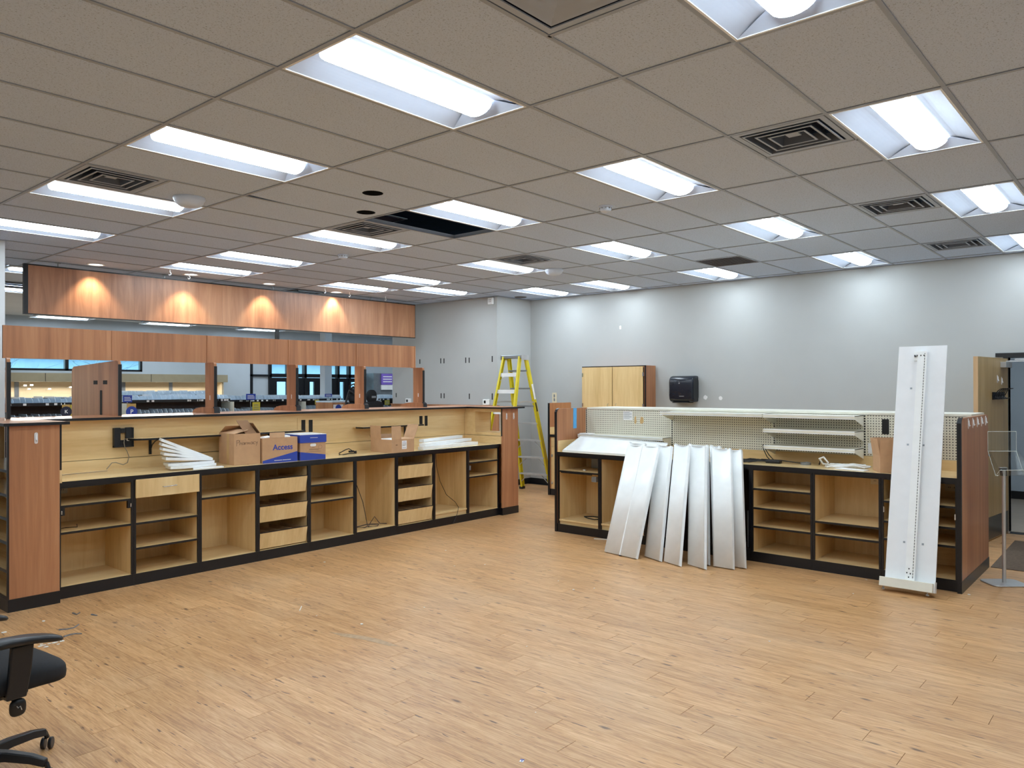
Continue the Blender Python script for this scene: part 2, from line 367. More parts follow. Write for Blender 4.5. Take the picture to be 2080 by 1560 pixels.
def thing(name, label, cat, loc=(0, 0, 0), rz=0, group=None):
    o = bpy.data.objects.new(name, None); COL.objects.link(o); o.location = loc; o.rotation_euler = (0, 0, rz)
    o.empty_display_size = .1
    return tag(o, label, cat, group)
def struct(o): o['kind'] = 'structure'; return o
def stuff(o): o['kind'] = 'stuff'; return o
def rrect(x0, x1, y0, y1, r, n=4, corners=(1, 1, 1, 1)):
    """ccw polygon; corners order: bl, br, tr, tl rounded or not"""
    P = []
    for (cx, cy, a0, px, py, k) in ((x0+r, y0+r, PI, x0, y0, 0), (x1-r, y0+r, 1.5*PI, x1, y0, 1), (x1-r, y1-r, 0, x1, y1, 2), (x0+r, y1-r, .5*PI, x0, y1, 3)):
        if corners[k]:
            for i in range(n+1): a = a0+.5*PI*i/n; P.append((cx+r*math.cos(a), cy+r*math.sin(a)))
        else: P.append((px, py))
    return P
def text_obj(name, body, size, mt, parent, mtx, bold=False, extrude=.0006, shear=0):
    cu = bpy.data.curves.new(name, 'FONT'); cu.body = body; cu.size = size; cu.extrude = extrude; cu.align_x = 'CENTER'; cu.align_y = 'CENTER'; cu.shear = shear
    if bold: cu.offset = size*.02
    t = bpy.data.objects.new(name, cu); COL.objects.link(t)
    dg = bpy.context.evaluated_depsgraph_get(); me = bpy.data.meshes.new_from_object(t.evaluated_get(dg))
    bpy.data.objects.remove(t); me.materials.clear()
    ob = link(name, me, mt, parent); ob.matrix_local = mtx; return ob
def face_mtx(loc, right, up):
    r = Vector(right).normalized(); u = Vector(up).normalized(); n = r.cross(u); m_ = Matrix((r, u, n)).transposed().to_4x4(); m_.translation = Vector(loc); return m_

# =================================================================== SETTING
XW = 8.72                                  # grey wall on the right
# ---- floor
fl = struct(G().box(-4.95, XW+.1, -4.95, 6.2, -.06, -.0065).o('floor', RUBBER))
PW, PL = .153, 1.22
cells = []
for k in range(-46, 46):
    xa = 1.7285+PW*k; j0 = -1.762+.195*k
    n0 = int(math.floor((-4.9-j0)/PL))
    for n in range(n0, n0+12):
        ya = j0+PL*n; yb = ya+PL
        if xa < -4.9 or xa+PW > XW or yb < -4.9 or ya > 6.15: continue
        ya = max(ya, -4.9); yb = min(yb, 6.15)
        cx, cy = xa+PW/2, (ya+yb)/2
        vis = 0
        d = (Vector((cx, cy, 0))-CAM)
        if d.dot(_f) > .5:
            best = [proj((x, y, 0)) for x in (xa, xa+PW) for y in (ya, yb) if (Vector((x, y, 0))-CAM).dot(_f) > .4]
            if any(-60 < q[0] < 2140 and q[1] < 1620 for q in best): vis = (yb-ya)/d.dot(_f)**3
            if cy > 4.5 and cx < 6.2: vis = 0
            if cx > 5.4 and cx < 6.5 and -1.3 < cy < 2.9: vis = 0
        cells.append((vis, xa, ya, yb))
cells.sort(key=lambda c: -c[0])
def plank_mesh(L):
    g = G(); h = L/2-.0009; q = PW/2-.0002; e = .0004
    g.hexa([(-q, -h, -.006), (q, -h, -.006), (q, h, -.006), (-q, h, -.006), (-q+e, -h+e, 0), (q-e, -h+e, 0), (q-e, h-e, 0), (-q+e, h-e, 0)])
    me = g.mesh('plank'); me.materials.append(PLANK); return me
pmesh = {}
rest = G()
for i, (vis, xa, ya, yb) in enumerate(cells):
    if i < 296 and vis > 0:
        L = round(yb-ya, 3)
        if L not in pmesh: pmesh[L] = plank_mesh(L)
        o = link('plank', pmesh[L], None, fl); o.location = (xa+PW/2, (ya+yb)/2, 0)
    else:
        e = .0005; rest.hexa([(xa+.0002, ya+.0005, -.006), (xa+PW-.0002, ya+.0005, -.006), (xa+PW-.0002, yb-.0005, -.006), (xa+.0002, yb-.0005, -.006),
                   (xa+e, ya+e, 0), (xa+PW-e, ya+e, 0), (xa+PW-e, yb-e, 0), (xa+e, yb-e, 0)])
stuff(rest.o('plank_field', PLANK, fl))
struct(G().box(-4.95, 17.2, 6.2, 17.5, -.06, 0).o('floor_store', STOREF))
struct(G().box(XW+.1, 12.4, -4.95, .6, -.06, -.001).o('floor_backroom', STOREF))
# ---- walls
struct(G().box(XW, XW+.12, -1.25, 6.3, 0, 3.45).box(XW, XW+.12, -4.95, -2.3, 0, 3.45).box(XW, XW+.12, -2.3, -1.25, 2.1, 3.45).o('wall_right', WALL))
struct(G().box(7.8, XW, 6.15, 6.3, 0, 3.45).o('wall_corner', WALL))
struct(G().box(7.8, 7.95, 6.3, 8.92, 0, 3.45).o('wall_slotted', WALL))
struct(G().box(7.95, 17.1, 8.8, 8.92, 0, 3.45).o('wall_store_side', WALLB))
struct(G().box(-5.05, -4.9, -4.95, 17.5, 0, 3.45).o('wall_left', WALL))
struct(G().box(-4.9, XW, -5.05, -4.9, 0, 3.45).o('wall_front', WALL))
struct(G().box(17, 17.15, 8.92, 17.5, 0, 3.45).o('wall_store_end', WALLB))
# far store wall with a window band and the entrance opening
YF = 17.3
wf = G()
for (a, b, c, d) in ((-4.9, 1.2, 0, 3.45), (1.2, 6.6, 0, 2.17), (1.2, 6.6, 2.75, 3.45), (6.6, 9.63, 0, 3.45), (9.63, 13.6, 2.62, 3.45), (13.6, 17, 0, 3.45)):
    wf.box(a, b, YF, YF+.2, c, d)
struct(wf.o('wall_far', WALLB))
# wall behind the doorway
struct(G().box(12, 12.12, -4.95, .6, 0, 3.45).o('wall_backroom', WALLB))
struct(G().box(XW+.12, 12, .5, .62, 0, 3.45).o('wall_backroom_side', WALLB))
struct(G().box(XW+.12, 12, -5.05, -4.95, 0, 3.45).o('wall_backroom_end', WALLB))
# baseboards
struct(G().box(XW-.012, XW, -1.1, 6.15, 0, .1).o('baseboard_right', BASEB))
struct(G().box(7.8, XW-.012, 6.138, 6.15, 0, .1).o('baseboard_corner', BASEB))
struct(G().box(11.985, 12, -4.9, .5, 0, .12).o('baseboard_backroom', BASEB))
# structural pillar at the far left
struct(G().box(-1.2, .558, 6.74, 7.2, 0, 3.36).o('wall_pillar', PILLAR))
# cherry wainscot under the slotted wall
struct(G().box(7.765, 7.8, 6.1, 8.92, 0, 1.42).box(7.755, 7.8, 6.09, 8.93, 1.42, 1.435).o('trim_1', CHERRY))
# door frame
dfm = G().box(XW-.03, XW+.14, -1.25, -1.12, 2.1, 2.145).box(XW-.03, XW+.14, -2.42, -1.25, 2.09, 2.145)
dfm.box(XW-.03, XW+.14, -1.25, -1.20, 0, 2.1).box(XW-.03, XW+.14, -2.35, -2.3, 0, 2.1)
struct(dfm.o('trim_2', BASEB))
struct(G().box(XW-.06, XW-.02, -2.3, -1.32, 2.055, 2.075).o('trim_3', ALU))

# ---- ceiling
ce = struct(G().box(-4.95, 17.1, -4.95, 17.5, 3.95, 4.0).o('ceiling', PLENUM))
UX, VY = 1.2192, .6096
lights = [(0, -3), (0, 0), (0, 3), (0, 6), (0, 9), (2, -3), (2, 0), (2, 3), (2, 6), (2, 9), (2, 11),
          (4, -3), (4, 0), (4, 3), (4, 6), (4, 9), (4, 11), (5, 10), (6, -3), (6, 0), (6, 3), (6, 6), (6, 8)]
lights_added = [(-2, -3), (-2, 0), (-2, 3), (0, -6), (2, -6), (4, -6), (-2, -6), (-4, 0), (-4, 4)]  # unseen lights added to fill the foreground
vents = [(2, -2), (4, -2), (6, -2), (2, 5), (4, 5), (0, 5)]
hole = (2, 4); closed_diff = (0, -2); dark_half = (5, 2)
holes_round = {(1, 3): (1.877, 2.2), (1, 4): (2.276, 2.79)}
ZT = CZ+.006
def tile_mesh(x0, x1, y0, y1):
    g = G(); g.box(x0+.011, x1-.011, y0+.004, y1-.004, ZT, ZT+.016); return g
full = tile_mesh(0, UX, 0, VY).mesh('tile'); full.materials.append(TILE)
half = tile_mesh(0, UX/2, 0, VY).mesh('tile_half'); half.materials.append(TILE)
def tile_hole(x0, x1, y0, y1, hx, hy, r):
    g = G(); n = 32; z = ZT
    A = []; Bq = []
    for j in range(n):
        a = 2*PI*j/n; c, s = math.cos(a), math.sin(a)
        A.append((hx+r*c, hy+r*s))
        t = min((x1-hx)/c if c > 1e-9 else 1e9, (x0-hx)/c if c < -1e-9 else 1e9, (y1-hy)/s if s > 1e-9 else 1e9, (y0-hy)/s if s < -1e-9 else 1e9)
        Bq.append((hx+t*c, hy+t*s))
    va = [g.bm.verts.new((p[0], p[1], z)) for p in A]; vb = [g.bm.verts.new((p[0], p[1], z)) for p in Bq]; vu = [g.bm.verts.new((p[0], p[1], z+.12)) for p in A]
    for j in range(n):
        k = (j+1) % n
        g.bm.faces.new([va[j], va[k], vb[k], vb[j]])
    for cx, cy in ((x0, y0), (x1, y0), (x1, y1), (x0, y1)):
        js = sorted(range(n), key=lambda j: (Bq[j][0]-cx)**2+(Bq[j][1]-cy)**2)[:2]
        j = js; vc = g.bm.verts.new((cx, cy, z))
        a, b = vb[j[0]], vb[j[1]]
        if (a.co-vc.co).length > 1e-4 and (b.co-vc.co).length > 1e-4:
            try: g.bm.faces.new([a, vc, b])
            except ValueError: pass
    return g
occ = {}
for (a, b) in lights+lights_added: occ[(a, b)] = 'full'
for (a, b) in vents+[closed_diff]: occ[(a, b)] = 'left'
occ[hole] = 'full'; occ[dark_half] = 'right'
for u in range(-4, 7):
    for v in range(-8, 14):
        x0, y0 = u*UX, v*VY
        if x0 > 7.7 and y0 > 6.0: continue
        k = occ.get((u, v))
        if k == 'full': continue
        if k in ('left', 'right'):
            o = link('ceiling_tile', half, None, ce); o.location = (x0+(UX/2 if k == 'left' else 0), y0, 0); continue
        if (u, v) in holes_round:
            hx, hy = holes_round[(u, v)]
            th_ = tile_hole(x0+.011, x0+UX-.011, y0+.004, y0+VY-.004, hx, hy, .085).o('ceiling_tile', TILE, ce); G().lathe([(.0849, .0006), (.0845, .13), (0, .13)], 32, (hx, hy, ZT)).o('cutout_shade', SLOT, th_); continue  # dark sleeve added to paint in the shade inside the round hole
        o = link('ceiling_tile', full, None, ce); o.location = (x0, y0, 0)
cut = tile_mesh(0, XW-7*UX, 0, VY).mesh('tile_cut'); cut.materials.append(TILE)
for v in range(-8, 10): o = link('ceiling_tile', cut, None, ce); o.location = (7*UX, v*VY, 0)
# grid bars: mains along y, cross tees along x, short tees between half tiles
for u in range(-4, 8):
    G().box(u*UX-.012, u*UX+.012, -4.9, 8.54, CZ, CZ+.004).box(u*UX-.001, u*UX+.001, -4.9, 8.54, CZ+.004, CZ+.04).o('grid_bar', TBAR, ce)
for v in range(-8, 15):
    G().box(-4.9, XW, v*VY-.0115, v*VY+.0115, CZ+.0006, CZ+.0046).box(-4.9, XW, v*VY-.001, v*VY+.001, CZ+.0046, CZ+.04).o('grid_bar', TBAR, ce)
for (u, v) in vents+[closed_diff, dark_half]:
    x = (u+.5)*UX; G().box(x-.0115, x+.0115, v*VY, (v+1)*VY, CZ+.0006, CZ+.0046).o('grid_bar', TBAR, ce)
stuff(G().box(-4.9, 17, 8.54, 17.3, ZT+.095, ZT+.115).o('ceiling_tile_field', STILE, ce))
G().box(XW+.12, 12, -4.9, .5, 2.9, 2.93).o('ceiling_backroom', STILE, ce)
# wall angle
G().box(XW-.02, XW, -4.9, 6.15, CZ-.001, CZ+.003).box(7.8, XW, 6.13, 6.15, CZ-.001, CZ+.003).box(7.78, 7.8, 6.15, 8.9, CZ-.001, CZ+.003).o('wall_angle', TBAR, ce)
# cables seen through the opening left by the missing tile
for i in range(3):
    x0 = hole[0]*UX; y0 = hole[1]*VY
    G().tube([(x0-.2+.1*i, y0+.1+.12*i, 3.6), (x0+.4, y0+.3+.05*i, 3.5+.03*i), (x0+.9, y0+.2+.1*i, 3.56), (x0+1.6, y0+.35, 3.7)], .006).o('plenum_cable', GALV, ce)

# ---- recessed lights
def lens_arc(n=10):
    P = []
    for i in range(n+1):
        a = PI*i/n; P.append((-.105*math.cos(a), .052-.060*math.sin(a)))
    return P
def make_troffer():
    """2 x 4 ft volumetric troffer around its own centre, long axis x, opening at z = 0"""
    parts = []
    hx, hy = UX/2-.012, VY/2-.012
    g = G().box(-hx, hx, -hy, -hy+.012, -.002, .012).box(-hx, hx, hy-.012, hy, -.002, .012).box(-hx, -hx+.012, -hy, hy, -.002, .012).box(hx-.012, hx, -hy, hy, -.002, .012)
    parts.append(('frame', g.mesh('frame'), WHITE))
    g = G(); ex = hx-.012; n = 8
    for s in (-1, 1):
        prof = [(s*(hy-.012), .002)]
        for i in range(1, n+1):
            t = i/n; prof.append((s*((hy-.012)+(.112-(hy-.012))*t), .002+.056*math.sin(t*PI/2)))
        for a, b in zip(prof, prof[1:]): g.face([(-ex+.10*0, a[0], a[1]), (ex, a[0], a[1]), (ex, b[0], b[1]), (-ex, b[0], b[1])])
    for s in (-1, 1):     # sloped end facets
        g.face([(s*ex, -hy+.012, .002), (s*ex, hy-.012, .002), (s*(ex-.07), .112, .06), (s*(ex-.07), -.112, .06)])
    g.face([(-ex, -.13, .062), (ex, -.13, .062), (ex, .13, .062), (-ex, .13, .062)])
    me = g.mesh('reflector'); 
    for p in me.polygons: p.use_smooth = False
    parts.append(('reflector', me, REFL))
    g = G(); A = lens_arc(); lx = hx-.085
    for (a, b) in zip(A, A[1:]): g.face([(-lx, a[0], a[1]), (lx, a[0], a[1]), (lx, b[0], b[1]), (-lx, b[0], b[1])])
    for s in (-1, 1): g.face([(s*lx, p[0], p[1]) for p in A])
    me = g.mesh('lens')
    for p in me.polygons: p.use_smooth = len(p.vertices) == 4
    parts.append(('lens', me, LENS))
    g = G().box(-hx, hx, -hy, hy, .075, .09)
    parts.append(('housing', g.mesh('housing'), GALV))
    for n_, me, mt in parts: me.materials.append(mt)
    return parts
TRO = make_troffer()
rowname = {0: 'nearest row across the top', 2: 'second row', 4: 'third row', 6: 'row along the grey wall'}
ordn = ['first', 'second', 'third', 'fourth', 'fifth', 'sixth']
def troffer(x, y, label, group, z=CZ+.001):
    t = thing('recessed_light', label, 'ceiling light', (x, y, z), 0, group)
    for n_, me, mt in TRO: link(n_, me, None, t)
    return t
for ru in (0, 2, 4, 6):
    L = sorted([l for l in lights if l[0] == ru], key=lambda l: l[1])
    for i, (u, v) in enumerate(L):
        troffer((u+.5)*UX, (v+.5)*VY, 'lit recessed ceiling light, %s from the right in the %s' % (ordn[i], rowname[ru]), 'recessed fluorescent ceiling lights')
troffer(5.5*UX, 10.5*VY, 'lit recessed ceiling light, lone one offset beside the wall with black slots', 'recessed fluorescent ceiling lights')
for (u, v) in lights_added:
    troffer((u+.5)*UX, (v+.5)*VY, 'added recessed fill light over the near part of the room, outside the view', 'added ceiling lights behind the viewer')
for i, (x, y) in enumerate([(1.75, 8.95), (2.05, 11.4)]):
    troffer(x, y, ['upper', 'lower'][i]+' lit ceiling light between the pillar and the wooden header', 'store ceiling lights')
for i, x in enumerate((4.35, 6.75, 9.3)):
    troffer(x, 16.2, ['left', 'middle', 'right'][i]+' of three lit store lights just under the wooden header', 'store ceiling lights')
for i, (x, y) in enumerate([(3.6, 10.2), (6.2, 10.2), (9.5, 11), (12.5, 11), (3.6, 13), (6.2, 13), (9.5, 14), (12.5, 14), (-2, 11), (-2, 15), (11, 15), (13.4, 15), (15.6, 15.2)]):  # unseen store lights added for brightness, the last three for the far wall
    troffer(x, y, 'added store ceiling light, unseen behind the wooden header', 'added store ceiling lights')
troffer(10.3, -1.6, 'lit ceiling light of the room behind the open door', 'back room light', 2.80)

# ---- air diffusers: square, four concentric louvre frames
def diffuser(u, v, label, nest=4, dark=True):
    cx, cy = (u+.25)*UX, (v+.5)*VY; hs = .286
    t = thing('air_diffuser', label, 'air vent', (cx, cy, CZ+.001), 0, 'square ceiling air diffusers')
    g = G(); a, b = hs, hs-.035
    for s in (-1, 1):
        g.box(-a, a, s*a, s*b, 0, .006); g.box(s*a, s*b, -b, b, 0, .006)
    g.o('frame', VENTW, t)
    if dark: G().box(-b, b, -b, b, .10, .105).o('duct_throat', PLENUM, t)
    sizes = [(.225, .0), (.165, .0), (.105, .0)] if dark else [(.236, 0), (.18, 0), (.12, 0)]
    for (r, z) in sizes:
        g = G(); r2 = r-.016 if dark else r-.05; zo, zi = (-.004, .05) if dark else (.002, .022)
        c = [(-1, -1), (1, -1), (1, 1), (-1, 1)]
        for i in range(4):
            p, q = c[i], c[(i+1) % 4]
            g.hexa([(p[0]*r, p[1]*r, zo), (q[0]*r, q[1]*r, zo), (q[0]*r, q[1]*r, zo+.004), (p[0]*r, p[1]*r, zo+.004),
                    (p[0]*r2, p[1]*r2, zi), (q[0]*r2, q[1]*r2, zi), (q[0]*r2, q[1]*r2, zi+.004), (p[0]*r2, p[1]*r2, zi+.004)])
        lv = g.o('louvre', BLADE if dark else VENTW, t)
        if dark:
            g = G(); ro = r+.013
            for s_i in (-1, 1): g.box(-ro, ro, s_i*r, s_i*ro, -.006, -.002).box(s_i*r, s_i*ro, -r, r, -.006, -.002)
            g.o('louvre_lip', VENTW, lv)
    if dark: G().box(-.04, .04, -.04, .04, .02, .03).o('centre_plate', VENTW, t)
    else: G().box(-.24, .24, -.24, .24, .022, .028).o('centre_plate', VENTW, t)
    G().box(-.28, .28, -.28, .28, .106, .115).o('back_box', GALV, t)
    return t
dl = ['square air diffuser left of the near right ceiling light', 'square air diffuser second from the right edge, with bent louvres', 'square air diffuser nearest the grey wall at the right edge',
      'square air diffuser beside the missing ceiling tile', 'square air diffuser above the stepladder, beside a dome', 'square air diffuser at the far left between two lights']
for (uv, l) in zip(vents, dl): diffuser(uv[0], uv[1], l)
diffuser(closed_diff[0], closed_diff[1], 'closed stepped air diffuser at the top edge of the view', dark=False)
t = thing('air_diffuser', 'dark air diffuser just above the wooden header', 'air vent', (5.23, 8.19, CZ-.004))
G().box(-.29, .29, -.29, .29, 0, .003).o('frame', GRILLE, t)
for r in (.25, .17, .09):
    g = G()
    for s in (-1, 1): g.box(-r, r, s*r, s*(r-.02), -.012, 0).box(s*r, s*(r-.02), -r, r, -.012, 0)
    g.o('louvre', GALV, t)
t = thing('return_grille', 'dark grey half-size ceiling grille near the grey wall', 'air vent', ((dark_half[0]+.75)*UX, (dark_half[1]+.5)*VY, CZ+.001))
G().box(-.29, .29, -.29, .29, .02, .03).o('backing', GRILLE, t)
g = G()
for s in (-1, 1): g.box(-.29, .29, s*.29, s*.265, 0, .01).box(s*.29, s*.265, -.265, .265, 0, .01)
g.o('frame', GRILLE, t)
for i in range(13): G().box(-.265, .265, -.25+.04*i, -.236+.04*i, .002, .018).o('slat', GRILLE, t)

# ---- small ceiling fittings
def smoke(x, y, label):
    t = thing('smoke_detector', label, 'smoke detector', (x, y, ZT), 0, 'smoke detectors')
    G().lathe([(0, 0), (.062, 0), (.062, -.014), (.055, -.016)], 24).o('base', DOMEW, t, True)
    G().lathe([(.052, -.014), (.052, -.030), (.046, -.044), (.030, -.050), (0, -.050)], 24).o('chamber', DOMEW, t, True)
    g = G()
    for i in range(10):
        a = 2*PI*i/10; g.beam((.053*math.cos(a), .053*math.sin(a), -.018), (.053*math.cos(a), .053*math.sin(a), -.028), .012, .004, (-math.sin(a), math.cos(a), 0))
    g.o('vent_slots', GALV, t)
smoke(2.88*UX, 1.68*VY, 'white smoke detector on the ceiling right of the missing tile')
smoke(2.86*UX, 7.78*VY, 'white smoke detector on the ceiling above the wooden header')
def dome(x, y, r, label):
    t = thing('ceiling_dome', label, 'ceiling dome', (x, y, ZT), 0, 'white ceiling domes')
    G().lathe([(0, 0), (r, 0), (r*1.02, -.012), (r*.96, -.03)], 28).o('ring', DOMEW, t, True)
    G().lathe([(r*.95, -.028), (r*.86, -.05), (r*.62, -.072), (r*.3, -.08), (0, -.081)], 28).o('cover', DOMEW, t, 'all')
dome(.79*UX, 5.68*VY, .125, 'large white dome on the ceiling at the left, beside a light')
dome(4.98*UX, 5.85*VY, .125, 'smaller white dome on the ceiling above the stepladder')
t = thing('ceiling_speaker', 'small dark round speaker in the ceiling corner', 'speaker', (6.72*UX, 9.75*VY, ZT))
G().lathe([(0, -.003), (.09, -.003), (.1, -.008), (.11, 0)], 24).o('grille', GRILLE, t, True)
for i, (x, y) in enumerate([(1.837, 7.694), (3.054, 7.62), (4.308, 7.672), (5.609, 7.764)]):
    t = thing('downlight', '%s warm round downlight in front of the wooden header' % ['leftmost', 'second', 'third', 'rightmost'][i], 'downlight', (x, y, ZT), 0, 'downlights washing the header')
    G().lathe([(.105, 0), (.108, -.006), (.088, -.008), (.08, .002)], 28).o('trim_ring', WHITE, t, True)
    G().lathe([(.082, -.002), (.075, .0), (0, .0)], 28).o('lamp_lens', WARM, t)
    ld = bpy.data.lights.new('downlight_beam', 'SPOT'); ld.energy = 26; ld.color = (1, .84, .60); ld.spot_size = 1.5; ld.spot_blend = .55; ld.shadow_soft_size = .05
    lo = bpy.data.objects.new('downlight_beam', ld); COL.objects.link(lo); lo.parent = t; lo.location = (0, 0, -.03); lo.rotation_euler = (math.radians(9), 0, 0)
for i, (u, v) in enumerate([(2.175, 12.136), (2.453, 12.387), (4.251, 12.272), (4.721, 12.469), (5.34, 12.446)]):
    g = G(); g.tube([(0, 0, .004), (0, 0, -.03), (.014, 0, -.045), (.014, 0, -.06), (-.004, 0, -.075), (-.018, 0, -.06)], .006, 6)
    tag(g.o('ceiling_hook', WHITEB, None, True, loc=(u*UX, v*VY, CZ)), '%s small white hook hanging below the ceiling near the header' % ['first', 'second', 'third', 'fourth', 'fifth'][i], 'hook', 'white ceiling hooks')

# =================================================================== HANGING HEADER AND PARTITION
HY = 7.86
t = thing('hanging_header', 'long wooden header panel hung from the ceiling above the left counter', 'header', (0, HY, 0))
zb = 1.75+.672*(HY+2.736)/7.836; zt_ = 1.75+1.128*(HY+2.736)/7.836
xl = -2.117+2.393*(HY+2.736)/7.836; xr = -2.117+7.067*(HY+2.736)/7.836
nb = 5; pw = (xr-xl)/nb
for i in range(nb): G().box(xl+pw*i+.0008, xl+pw*(i+1)-.0008, 0, .022, zb+.012, zt_-.012).o('board', CHERRYH, t, loc=(0, 0, 0))
G().box(xl, xr, -.003, .03, zt_-.012, zt_+.004).box(xl, xr, -.003, .03, zb, zb+.012).box(xl-.045, xl, -.003, .05, zb, zt_+.004).box(xr, xr+.006, -.003, .03, zb, zt_).o('edge_trim', BLACK, t)
G().box(xl, xr, .03, .05, zb+.004, zt_-.004).o('rear_board', CHERRYH, t)
for x in (xl+.35, xl+1.7, xl+3.4, xr-1.0):
    G().box(x-.006, x+.006, .05, .062, zt_-.05, 3.34).box(x-.03, x+.03, .045, .07, 3.325, 3.335).o('hanger', GALV, t)
G().box(4.55, 4.60, .0, .05, zb-.16, zb).o('drop_rod', BLACK, t)

# window-head panels and posts on the customer side of the counter
PX = [.125, 1.075, 2.07, 3.09, 4.098, 5.11]
t = thing('partition_head', 'row of cherry head panels over the service windows of the left counter', 'partition')
for a, b in zip(PX, PX[1:]): G().box(a+.004, b-.002, 5.28, 5.302, 2.026, 2.325).o('panel', CHERRY, t)
for x in PX[1:]: G().box(x-.008, x+.004, 5.272, 5.28, 2.026, 2.325).o('joint_strip', CHERRY, t)
G().prism(rrect(5.30, 5.36, 2.02, 2.325, .02, 3, (0, 0, 1, 1)), 'x', PX[-1]+.0, PX[-1]+.02).o('end_cap', CHERRY, t)
LZ = 1.4785
def post(x, label, yr=5.302):
    t = thing('window_post', label, 'post', (x, 0, 0), 0, 'posts between the service windows')
    poly = rrect(5.108, yr, LZ+.06, 2.024, .02, 4, (0, 0, 0, 1))
    G().prism(poly, 'x', -.014, .014).o('panel', CHERRY, t)
    G().prism([(5.1, LZ+.06), (5.108, LZ+.06), (5.108, 1.985), (5.1, 1.985)], 'x', -.016, .016).o('edge_band', BLACK, t)
    if yr < 5.2:
        G().box(-.014, .014, 5.1, yr, LZ, LZ+.06).o('foot', BLACK, t); return
    fp = [(5.075, LZ), (5.56, LZ)]
    for i in range(7):
        a = PI/2*i/6; fp.append((5.31+.25*math.cos(a), LZ+.062*math.sin(a)))
    fp += [(5.10, LZ+.062), (5.078, LZ+.045)]
    G().prism(fp, 'x', -.03, .03).o('foot', CHERRY, t)
    G().prism([(5.066, LZ), (5.075, LZ), (5.078, LZ+.045), (5.10, LZ+.062), (5.10, LZ+.068), (5.072, LZ+.05)], 'x', -.031, .031).o('foot_band', BLACK, t)
    G().box(-.016, -.0145, 5.19, 5.205, 1.62, 1.67).o('clip', CLEARP, t)
post(PX[0], 'thin black-edged window post beside the pillar at the far left', 5.15)
for i, l in zip((2, 3, 4, 5), ('first slim', 'second slim', 'third slim', 'last slim')): post(PX[i], l+' cherry window post right of the wide divider on the left counter')
t = thing('privacy_divider', 'wide dark cherry divider panel with rounded corner on the left counter', 'divider', (PX[1], 0, 0))
pol = [(5.108, LZ), (5.556, LZ), (5.556, .0), (6.3, .0)] + [(6.3, 1.93), (6.285, 1.965), (6.25, 1.985)] + [(5.15, 2.024), (5.12, 2.015), (5.108, 1.985)]
G().prism(pol, 'x', -.014, .014).o('panel', CHERRY, t)
G().box(-.016, .016, 5.098, 5.108, LZ, 1.985).o('edge_band', BLACK, t)
for y, z0, z1, ww in ((5.42, 1.79, 1.83, .05), (5.66, 1.79, 1.83, .05), (5.52, 1.48, 1.73, .028)): G().box(-.0155, -.013, y-ww, y+ww, z0, z1).o('cutout', SLOT, t)

# =================================================================== LEFT COUNTER
FY = 4.26; WT = .973; YB = 4.92; UW = .6096; UX0 = .24
def base_unit(label, loc, rz, bottom=.10, shelves=(), w=UW, depth=.58, inner=None, name='base_cabinet', group=None, cat='cabinet', top=.935):
    """open base cabinet, local x along the run, y into the cabinet"""
    bi = inner or BIRCH; bv = inner or BIRCHV
    t = thing(name, label, cat, loc, rz, group)
    G().box(.004, .02, .016, depth, .1, top).o('side_panel', bv, t); G().box(w-.02, w-.004, .016, depth, .1, top).o('side_panel', bv, t)
    G().box(.02, w-.02, depth-.012, depth, .1, top).o('back_panel', bv, t)
    G().box(.02, w-.02, .004, depth-.012, bottom-.02, bottom).o('bottom_panel', bi, t)
    G().box(.001, .0205, -.001, .016, .1, top).o('stile', BLACK, t); G().box(w-.0205, w-.001, -.001, .016, .1, top).o('stile', BLACK, t)
    G().box(.0205, w-.0205, .0, .016, top-.018, top).o('top_rail', BLACK, t)
    G().box(.0005, w-.0005, -.002, .0035, .0, bottom-.001 if bottom < .13 else .098).o('plinth', BLACK, t)
    if bottom >= .12: G().box(.0205, w-.0205, .02, .03, .06, bottom-.022).o('kick_board', BIRCH, t)
    for z in shelves:
        s = G().box(.0215, w-.0215, .006, depth-.014, z-.018, z).o('shelf', bi, t)
        G().box(.0215, w-.0215, .002, .006, z-.02, z-.001).o('edge_band', BLACK, s)
    return t
def lx(i): return UX0+UW*i
def outlet(parent, x, y, z, w=.1, two=True):
    o = G().box(x-w/2, x+w/2, y-.008, y, z-.055, z+.055).o('outlet_plate', OUTLET, parent, bevel=.003)
    g = G()
    for dx in ((-.024, .024) if two else (0,)):
        for dz in (-.02, .02): g.box(x+dx-.009, x+dx-.005, y-.0085, y-.0075, z+dz-.006, z+dz+.006).box(x+dx+.005, x+dx+.009, y-.0085, y-.0075, z+dz-.006, z+dz+.006)
    g.o('socket', SLOT, o)
def bin_unit(label, loc):
    t = base_unit(label, loc, 0)
    for z0 in (.111, .38, .650):
        b = G().hexa([(.028, .026, z0), (UW-.028, .026, z0), (UW-.028, .044, z0), (.028, .044, z0),
                      (.026, -.004, z0+.163), (UW-.026, -.004, z0+.163), (UW-.026, .014, z0+.163), (.026, .014, z0+.163)]).o('bin_front', BIRCHV, t)
        G().box(.03, UW-.03, .04, .50, z0+.004, z0+.014).o('bin_floor', BINDARK, b)
        for k in range(5):
            x = .032+k*(UW-.072)/4
            G().prism([(.03, z0+.01), (.50, z0+.01), (.50, z0+.15), (.016, z0+.158)], 'x', x, x+.008).o('bin_divider', BINDARK, b)
        G().box(.026, UW-.026, -.006, .016, z0+.163, z0+.168).o('edge_band', BLACK, b)
    return t
GRPL = 'open base cabinets of the left counter'
u1 = base_unit('open base cabinet with two shelves and socket plate beside the tall left end panel', (lx(0), FY, 0), 0, shelves=(.775, .552), group=GRPL)
outlet(u1, .20, .566, .86, .13)
